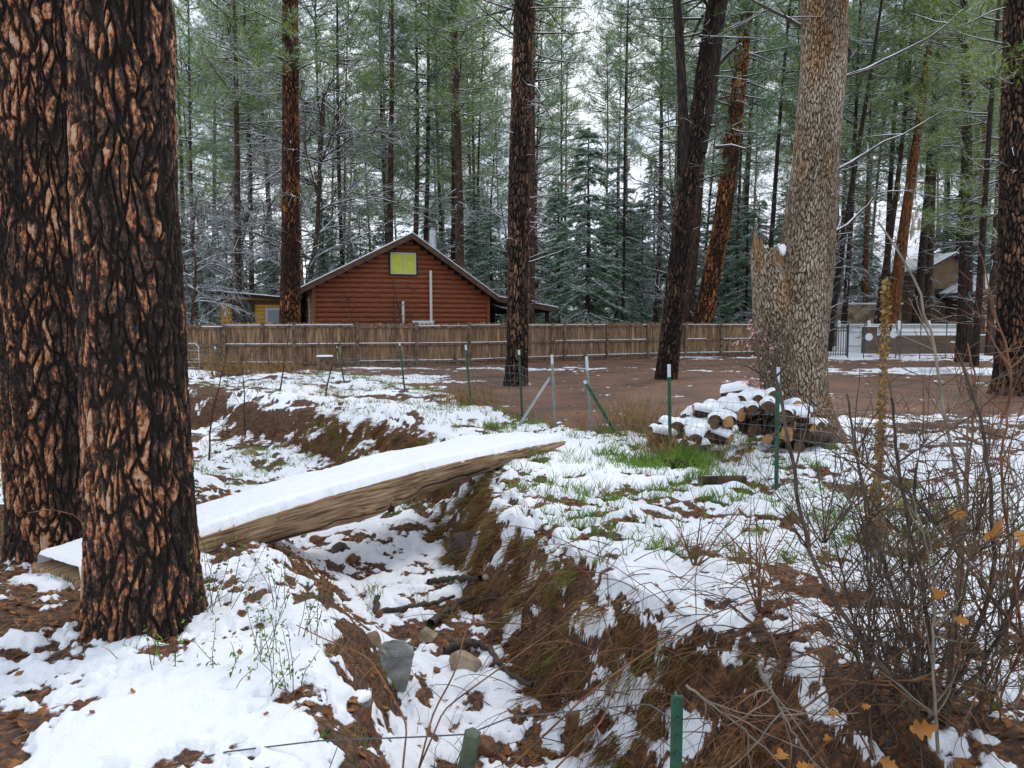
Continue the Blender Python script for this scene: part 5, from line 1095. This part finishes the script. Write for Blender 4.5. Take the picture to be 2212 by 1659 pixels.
# ------------------------------------------------------------------ shrubs, brambles, bare trees
def bare_plant(name, label, cat, base, stems, mats, seed, group=None, leaves=0, sub=3):
    """stems: list of (dir, length, radius, droop)"""
    rs2 = np.random.default_rng(seed); t_ = thing(name, label, cat, tuple(base), 0, group); b = MB(); tips = []
    def grow(p0, d0, ln, r, droop, lev):
        n = 9 if lev == 0 else 6; p = curve_pts(p0, d0, ln, n, droop, .07 if lev == 0 else .12, rs2); b.tube(p, np.linspace(r, r*.35, n), 6 if lev == 0 else (4 if lev == 1 else 3), 0)
        if lev < sub:
            for q in range(int(3+ln*(3.0 if lev == 0 else 2.4))):
                i2 = rs2.integers(1, n-1); dv = unit(unit(p[i2+1]-p[i2])+.75*rs2.normal(size=3)); grow(p[i2], dv, ln*(.28+.3*rs2.random()), max(r*.45, .0012), droop*.5, lev+1)
        else: tips.append((p[-1], p[-1]-p[-2]))
    for (d0, ln, r, dr) in stems: grow((0, 0, 0), unit(d0), ln, r, dr, 0)
    b.obj('branches', [mats], t_, True); return t_, tips
def oak_leaf(mb, c, nx, up, s):
    nx = unit(nx); up = unit(up-nx*np.dot(up, nx)); n_ = np.cross(nx, up)
    t = np.linspace(0, 1, 17); w = .30*np.sin(math.pi*t**.8)**.8*(1+.42*np.cos(t*2*math.pi*3.2))+.015; bend = .22*np.sin(t*2.5)
    L1 = [c+s*(nx*a+up*b1+n_*(c1+.10*abs(b1))) for a, b1, c1 in zip(t, w, bend)]; L2 = [c+s*(nx*a-up*b1+n_*(c1+.14*b1)) for a, b1, c1 in zip(t, w, bend)]; Mi = [c+s*(nx*a+n_*c1) for a, c1 in zip(t, bend)]
    V = np.array(L1+Mi+L2); F = [[i2, i2+1, 17+i2+1, 17+i2] for i2 in range(16)]+[[17+i2, 17+i2+1, 34+i2+1, 34+i2] for i2 in range(16)]; mb.add(V, F)
# foreground right shrub: stems fan from one base
base = P(1990, 1560, 2.75); base[2] = gzb(base[0], base[1])+.0
sx2 = thing('bare_shrub', 'large leafless oak shrub with a fan of dark stems in the right foreground', 'shrub', tuple(base)); o = off(sx2)
def pixpath(pl, d0, d1): n = len(pl); return np.array([P(X, Y, d0+(d1-d0)*i2/(n-1)) for i2, (X, Y) in enumerate(pl)])
rs_ = np.random.default_rng(404)
stems = [([(1985, 1560), (1955, 1490), (1870, 1400), (1790, 1280), (1740, 1180), (1715, 1020), (1690, 860), (1660, 760)], .011, 'twig_dark'), ([(1990, 1560), (1975, 1430), (1930, 1280), (1880, 1120), (1845, 960), (1830, 850)], .010, 'twig_dark'),
         ([(1995, 1560), (2010, 1400), (1990, 1250), (1950, 1080), (1935, 940), (1925, 860)], .009, 'twig_dark'), ([(2000, 1560), (2050, 1400), (2080, 1250), (2075, 1080), (2040, 900), (2020, 760), (1985, 620), (1900, 480)], .009, 'twig_grey'),
         ([(2010, 1560), (2095, 1420), (2150, 1230), (2140, 1060), (2120, 900), (2070, 760)], .010, 'twig_dark'), ([(2005, 1560), (2120, 1450), (2190, 1300), (2230, 1100)], .009, 'twig_dark'),
         ([(1990, 1560), (1900, 1500), (1800, 1440), (1700, 1400), (1600, 1330)], .006, 'twig_dark'), ([(2020, 1640), (2060, 1400), (2080, 1200), (2095, 1000), (2110, 850), (2090, 740)], .007, 'twig_red'),
         ([(2020, 1660), (2050, 1480), (2065, 1300), (2085, 1090), (2092, 900)], .009, 'twig_grey'), ([(1960, 1660), (1900, 1560), (1850, 1420), (1800, 1300), (1788, 1100)], .005, 'twig_red'),
         ([(2212, 1380), (2150, 1300), (2060, 1180), (1960, 1060), (1860, 1000), (1800, 985)], .006, 'twig_dark'), ([(2230, 1500), (2180, 1200), (2160, 1000), (2190, 800), (2140, 640)], .006, 'twig_red'),
         ([(1560, 1660), (1700, 1560), (1800, 1480), (1920, 1470), (2040, 1465), (2212, 1530)], .005, 'twig_red'), ([(1480, 1480), (1600, 1570), (1740, 1700)], .005, 'twig_grey'), ([(1640, 1440), (1700, 1560), (1790, 1700)], .006, 'twig_grey')]
for q in range(24):
    xb_ = 1880+300*rs_.random(); tx_ = xb_+(xb_-1990)*1.1*rs_.random()+rs_.normal()*70; ty_ = 1000+380*rs_.random()**1.5-100*(q % 3 == 0)
    stems.append(([(xb_, 1640), ((xb_*2+tx_)/3+rs_.normal()*12, 1640-(1640-ty_)*.35), ((xb_+2*tx_)/3+rs_.normal()*18, 1640-(1640-ty_)*.7), (tx_, ty_)], .0038+.004*rs_.random(), ['twig_dark', 'twig_dark', 'twig_dark', 'twig_grey', 'twig_dark', 'twig_red'][q % 6]))
mbs = {k1: MB() for k1 in ('twig_dark', 'twig_grey', 'twig_red')}
for pl, r, mt in stems:
    d0 = 2.7+rs_.normal()*.08; d1 = d0+rs_.normal()*.25; p = smooth(pixpath(pl, d0, d1), 26)+rs_.normal(size=(26, 3))*.0025; mbs[mt].tube(p-o, np.linspace(r, r*.4, 26), 7)
    for q in range(14):
        i2 = rs_.integers(3, 24); dv = unit(unit(p[i2+1]-p[i2])+.75*rs_.normal(size=3)*[1, .6, 1]); l = .12+.32*rs_.random(); pp = curve_pts(p[i2], dv, l, 7, .15, .12, rs_); mbs[mt if rs_.random() < .85 else 'twig_red'].tube(pp-o, np.linspace(max(.0032, r*.35), .0011, 7), 5)
        for w in range(3):
            i3 = rs_.integers(1, 6); dv2 = unit(unit(pp[i3]-pp[i3-1])+.8*rs_.normal(size=3)); p3 = curve_pts(pp[i3], dv2, l*.5, 4, 0, .15, rs_); mbs['twig_dark' if mt == 'twig_dark' else 'twig_red'].tube(p3-o, np.linspace(.0016, .0008, 4), 3)
for k1, nm in (('twig_dark', 'dark_stems'), ('twig_grey', 'grey_stems'), ('twig_red', 'reddish_twigs')): mbs[k1].obj(nm, [M[k1]], sx2, True)
for X, Y, s, an in ((2165, 1120, .115, -2.7), (2190, 1150, .09, -.6), (2035, 1290, .075, 2.4), (2060, 1335, .045, -.3), (1965, 1575, .085, .35), (1690, 1640, .07, 1.9), (1730, 1650, .08, -.8), (1790, 1545, .04, 1.0), (1790, 1600, .045, 2.0), (2050, 1110, .05, .1), (1720, 1655, .05, .4), (1900, 1640, .06, -.4), (1860, 1525, .03, .2)):
    b = MB(); c = P(X, Y, 2.45)-o; oak_leaf(b, c, np.array([math.cos(an), -.35, math.sin(an)]), np.array([-math.sin(an), .3, math.cos(an)]), s); b.obj('leaf', [M['leaf_oak']], sx2, True)
# more stem thicket to the right: separate clumps
def at_ground(X, Y): p = on_ground(X, Y, 0); return p
for q, (X, Y, n, l, mt, lb) in enumerate([(1780, 1180, 9, 1.0, 'twig_dark', 'dark spindly bush behind the big oak shrub'), (2100, 1220, 8, 1.0, 'twig_bare', 'brown twiggy bush near the right edge'), (1640, 1330, 8, .55, 'twig_red', 'low reddish twig clump on the bank above the hollow'),
        (1900, 1260, 10, .8, 'twig_bare', 'brown bush at the foot of the mullein stalk'), (2180, 1420, 7, .8, 'twig_dark', 'dark twig clump low at the right edge'), (1500, 1230, 7, .45, 'twig_red', 'small reddish twig clump on the snowy bank'), (1995, 960, 9, 1.0, 'twig_bare', 'brown bush in the yard before the snowy strip'),
        (2130, 1000, 10, 1.2, 'twig_red', 'reddish bush in front of the right edge pine')]):
    bp_ = at_ground(X, Y); st_ = [((.5*rs_.normal(), .3*rs_.normal(), 1), l*(.6+.5*rs_.random()), .0055, -.1) for _ in range(n)]
    bare_plant('bare_bush', lb, 'bush', bp_, st_, M[mt], 600+q, 'leafless bushes on the right', sub=2)
# bramble arcs across the far bank
for q, (X, Y, n, lb) in enumerate([(1330, 1500, 26, 'tangle of arching brown stems at the bottom of the bank'), (1560, 1420, 26, 'tangle of brown stems hanging over the dark hollow'), (1250, 1290, 26, 'tangle of thin stems on the steep bank below the snow'), (1800, 1600, 14, 'tangle of stems at the foot of the oak shrub'), (1450, 1620, 20, 'tangle of stems around the green stake top'), (1180, 1520, 16, 'thin stem tangle left of the bank foot'), (1650, 1300, 22, 'tangle of reddish stems on the snowy bank top'), (1950, 1400, 14, 'tangle of stems behind the oak leaves')]):
    bp_ = at_ground(X, Y); t_ = thing('bramble', lb, 'bramble', tuple(bp_), 0, 'bramble tangles on the bank'); b = MB(); b2 = MB()
    for k1 in range(n):
        st0 = np.array([.32*rs_.normal(), .18*rs_.normal(), 0]); wx_ = bp_[0]+st0[0]; wy_ = bp_[1]+st0[1]; st0[2] = gzb(wx_, wy_)-bp_[2]
        az = rs_.random()*6.28; l = .35+.7*rs_.random(); d0 = unit(np.array([math.cos(az), .6*math.sin(az), .5+.6*rs_.random()])); p = curve_pts(st0, d0, l, 12, -1.7, .07, rs_)
        gzv = base_h(p[:, 0]+bp_[0], p[:, 1]+bp_[1])-bp_[2]+.01; p[:, 2] = np.maximum(p[:, 2], gzv)
        (b if rs_.random() < .6 else b2).tube(p, np.linspace(.0032, .0013, 12), 4)
        if rs_.random() < .6:
            i2 = rs_.integers(2, 9); (b if rs_.random() < .5 else b2).tube(curve_pts(p[i2], unit(unit(p[i2+1]-p[i2])+.7*rs_.normal(size=3)), l*.4, 6, -.6, .1, rs_), np.linspace(.0018, .0009, 6), 3)
    b.obj('canes', [M['twig_red']], t_, True); b2.obj('dead_canes', [M['twig_bare']], t_, True)
# long single canes in front of the ravine
lc = thing('dry_cane', 'long thin dry canes rising across the ravine in the foreground', 'cane', tuple(P(900, 1660, 2.6))); o = off(lc); b = MB()
for pl in ([(905, 1660), (935, 1540), (985, 1450), (1010, 1340), (1150, 1350), (1140, 1330)], [(905, 1660), (960, 1530), (1140, 1400), (1290, 1300)], [(1100, 1660), (1290, 1480), (1500, 1340), (1700, 1270), (1900, 1250)], [(870, 1660), (880, 1560), (800, 1420), (700, 1380), (640, 1350)], [(1200, 1660), (1300, 1560), (1340, 1450), (1300, 1320)], [(60, 1108), (110, 1100), (160, 1112), (200, 1150)]):
    b = MB(); b.tube(smooth(pixpath(pl, 2.7, 3.0) if pl[0][0] != 60 else pixpath(pl, 4.6, 4.4), 22)-o, np.linspace(.0042, .002, 22), 5); b.obj('stalk', [M['twig_red']], lc, True)
# green leaved weeds beside the front trunk
for q, (X, Y, n, hh) in enumerate([(470, 1330, 8, .5), (560, 1440, 8, .35), (640, 1500, 7, .3), (600, 1330, 7, .4), (350, 1450, 5, .25), (500, 1480, 6, .28), (660, 1400, 6, .35), (430, 1340, 6, .55)]):
    bp_ = at_ground(X, Y); t_ = thing('leafy_weed', 'thin weed with tiny green leaves in the snow, %s' % ['tall one against the trunk foot', 'below the bridge log', 'at the ravine rim', 'in the soil under the log', 'in front of the big trunk', 'between trunk and ravine rim', 'nearest the ravine bed edge', 'tallest right of the trunk'][q], 'weed', tuple(bp_)); b = MB(); lf = MB()
    for k1 in range(n):
        p = curve_pts((rs_.normal()*.05, rs_.normal()*.04, 0), (rs_.normal()*.35, rs_.normal()*.2, 1), hh*(.6+.5*rs_.random()), 8, -.2, .08, rs_); b.tube(p, np.linspace(.0022, .001, 8), 4)
        m = 14; i2 = rs_.integers(2, 8, m); c = p[i2]+rs_.normal(size=(m, 3))*.012; tx = rs_.normal(size=(m, 3))*.006; ty = rs_.normal(size=(m, 3))*.004; lf.quads(np.stack([c-tx, c-ty, c+tx, c+ty], 1))
    b.obj('stems', [M['twig_bare']], t_, True); lf.obj('leaves', [M['grass']], t_)
# mullein stalk
mu = thing('mullein_stalk', 'tall dry golden brown mullein stalk among the twigs at right', 'plant', tuple(P(1890, 1330, 5.0))); mu.location[2] = gzb(mu.location[0], 5.0); o = off(mu)
pl = [(1900, 1480), (1892, 1330), (1893, 1150), (1898, 1000), (1906, 850), (1912, 700), (1915, 600)]; p = smooth(pixpath(pl, 5.0, 5.0), 60); p[0, 2] = mu.location[2]-.02
b = MB(); b.tube(p-o, np.linspace(.020, .008, 60), 8); b.obj('stem', [M['twig_grey']], mu, True)
n_ = 2300; u = rs_.random(n_)**.9; ii = (u*55).astype(int)+4; c = p[np.clip(ii, 0, 59)]+rs_.normal(size=(n_, 3))*.008; az = rs_.random(n_)*6.28; rr = .019*(1-.35*u); c = c+np.stack([np.cos(az)*rr, np.sin(az)*rr, 0*az], -1)-o; s = .0085
b = MB(); v0 = rs_.normal(size=(n_, 3))*s; v1 = rs_.normal(size=(n_, 3))*s; b.quads(np.stack([c-v0, c-v1, c+v0, c+v1], 1)); b.obj('seed_pods', [M['mullein']], mu)
n_ = 90; b = MB(); c = p[rs_.integers(4, 30, n_)]-o; d = unit(rs_.normal(size=(n_, 3))*[1, 1, .3]+[0, 0, -1.0]); sd_ = unit(np.cross(d, rs_.normal(size=(n_, 3))))*.018; l = .08+.12*rs_.random((n_, 1)); b.quads(np.stack([c-sd_*.3, c+d*l*.5-sd_, c+d*l, c+d*l*.5+sd_], 1)); b.obj('withered_leaves', [M['mullein']], mu)
# pink blossom sapling by the snag
bs = thing('blossoming_sapling', 'thin sapling with small pink blossoms left of the grey broken tree', 'sapling', tuple(G(1650, 930))); o = off(bs); b = MB(); p = smooth(pixpath([(1655, 950), (1645, 860), (1640, 780), (1632, 720), (1625, 690)], 9.2, 9.2), 20); b.tube(p-o, np.linspace(.018, .005, 20), 6); fl = MB()
for q in range(14):
    i2 = rs_.integers(6, 19); pp = curve_pts(p[i2], unit(rs_.normal(size=3)+[0, 0, .6]), .3, 5, .2, .1, rs_); b.tube(pp-o, np.linspace(.005, .002, 5), 4); c = pp[rs_.integers(1, 5, 9)]+rs_.normal(size=(9, 3))*.02-o; a1 = rs_.normal(size=(9, 3))*.012; a2 = rs_.normal(size=(9, 3))*.012; fl.quads(np.stack([c-a1, c-a2, c+a1, c+a2], 1))
b.obj('branches', [M['twig_bare']], bs, True); fl.obj('blossoms', [mat('blossom', (.62, .32, .34), .7)], bs)

# leafless snowy trees behind the fence at left and small bare trees before the cabin
def bare_tree(X, d, H, lean, label, seed, spread=1.0, mt='twig', r0=.09, sub=3, zb=None, group=None):
    rs2 = np.random.default_rng(seed); p0 = PG(X, d); p0[2] = gzb(p0[0], d); t_ = thing('bare_tree', label, 'tree', tuple(p0), 0, group); b = MB(); tr = MB()
    n = 12; p = curve_pts((0, 0, -.1), unit((lean, .05, 1)), H, n, 0, .06, rs2); tr.tube(p, np.linspace(r0, r0*.3, n), 8)
    def grow(q0, dv, ln, r, lev):
        k = 8 if lev == 0 else 5; pp = curve_pts(q0, dv, ln, k, (-.9 if lev == 0 else -.3)*spread*rs2.random(), .10, rs2); b.tube(pp, np.linspace(r, r*.3, k), 5 if lev == 0 else 3)
        if lev < sub-1:
            for s in range(int(3+ln*2.2)):
                i2 = rs2.integers(1, k-1); grow(pp[i2], unit(unit(pp[i2+1]-pp[i2])+.7*rs2.normal(size=3)), ln*(.3+.3*rs2.random()), max(r*.5, .005), lev+1)
    for s in range(int(10*H/5)+6):
        i2 = rs2.integers(2, n-1); az = rs2.random()*6.28; grow(p[i2], unit(np.array([math.cos(az), math.sin(az), .35+.5*rs2.random()])), H*(.22+.22*rs2.random())*spread, r0*.33, 0)
    tr.obj('trunk', [M['bark_far']], t_, True); b.obj('branches', [M[mt]], t_, True)
GB = 'leafless snow lined trees behind the fence'
bare_tree(400, 30, 5.5, .15, 'leafless tree with arching snow lined limbs beside the big trunks', 1, 1.5, group=GB)
bare_tree(440, 33, 6.0, -.1, 'tangled leafless tree left of the yellow shed', 2, 1.4, group=GB)
bare_tree(480, 38, 7.5, .1, 'leafless tree behind the yellow shed with snowy twigs', 3, 1.2, group=GB)
bare_tree(560, 40, 8, -.05, 'leafless tree rising over the yellow shed roof', 4, 1.0, group=GB)
bare_tree(650, 37, 13, .16, 'tall leafless tree leaning right above the cabin eave', 5, .9, r0=.17, group=GB)
bare_tree(1100, 40, 9, -.12, 'leafless tree left of the central pine trunk', 6, .9, group=GB)
bare_tree(1440, 40, 9, .12, 'leafless forked tree left of the dark leaning pine', 7, .8, r0=.15, group=GB)
bare_tree(1780, 40, 6, .1, 'leafless tree right of the grey broken tree', 8, 1.0, group=GB)
bare_tree(1660, 44, 7, .3, 'leafless leaning tree behind the grey broken tree', 9, 1.0, group=GB)
bare_tree(870, 30.0, 3.4, 0, 'small bare tree in front of the red cabin wall', 10, .9, 'twig_bare', .05, 3)
bare_tree(760, 29.8, 2.9, 0, 'slim bare sapling left part of the red cabin wall', 11, .5, 'twig_bare', .035, 2)
bare_tree(600, 17, 1.7, .1, 'bare sapling on the bank before the fence', 12, .8, 'twig_bare', .02, 3)
bare_tree(700, 15.5, 1.4, 0, 'bare twiggy sapling on the snowy far bank', 13, .8, 'twig_bare', .02, 3)
bare_tree(520, 14, 1.7, .1, 'bare sapling leaning over the ravine near the big trunk', 14, .9, 'twig_bare', .018, 3)
bare_tree(440, 12, 2.0, .2, 'bare sapling directly right of the big trunks', 15, 1.0, 'twig_bare', .018, 3)
for q, (X, d) in enumerate([(2060, 58), (1990, 62), (1900, 66), (1830, 60), (2150, 60), (1780, 70), (1700, 66)]): bare_tree(X, d, 6, .05, 'thin leafless tree on the snowy slope at the right', 30+q, .9, 'twig', .07, 3, group='leafless trees on the slope')
print('done build')
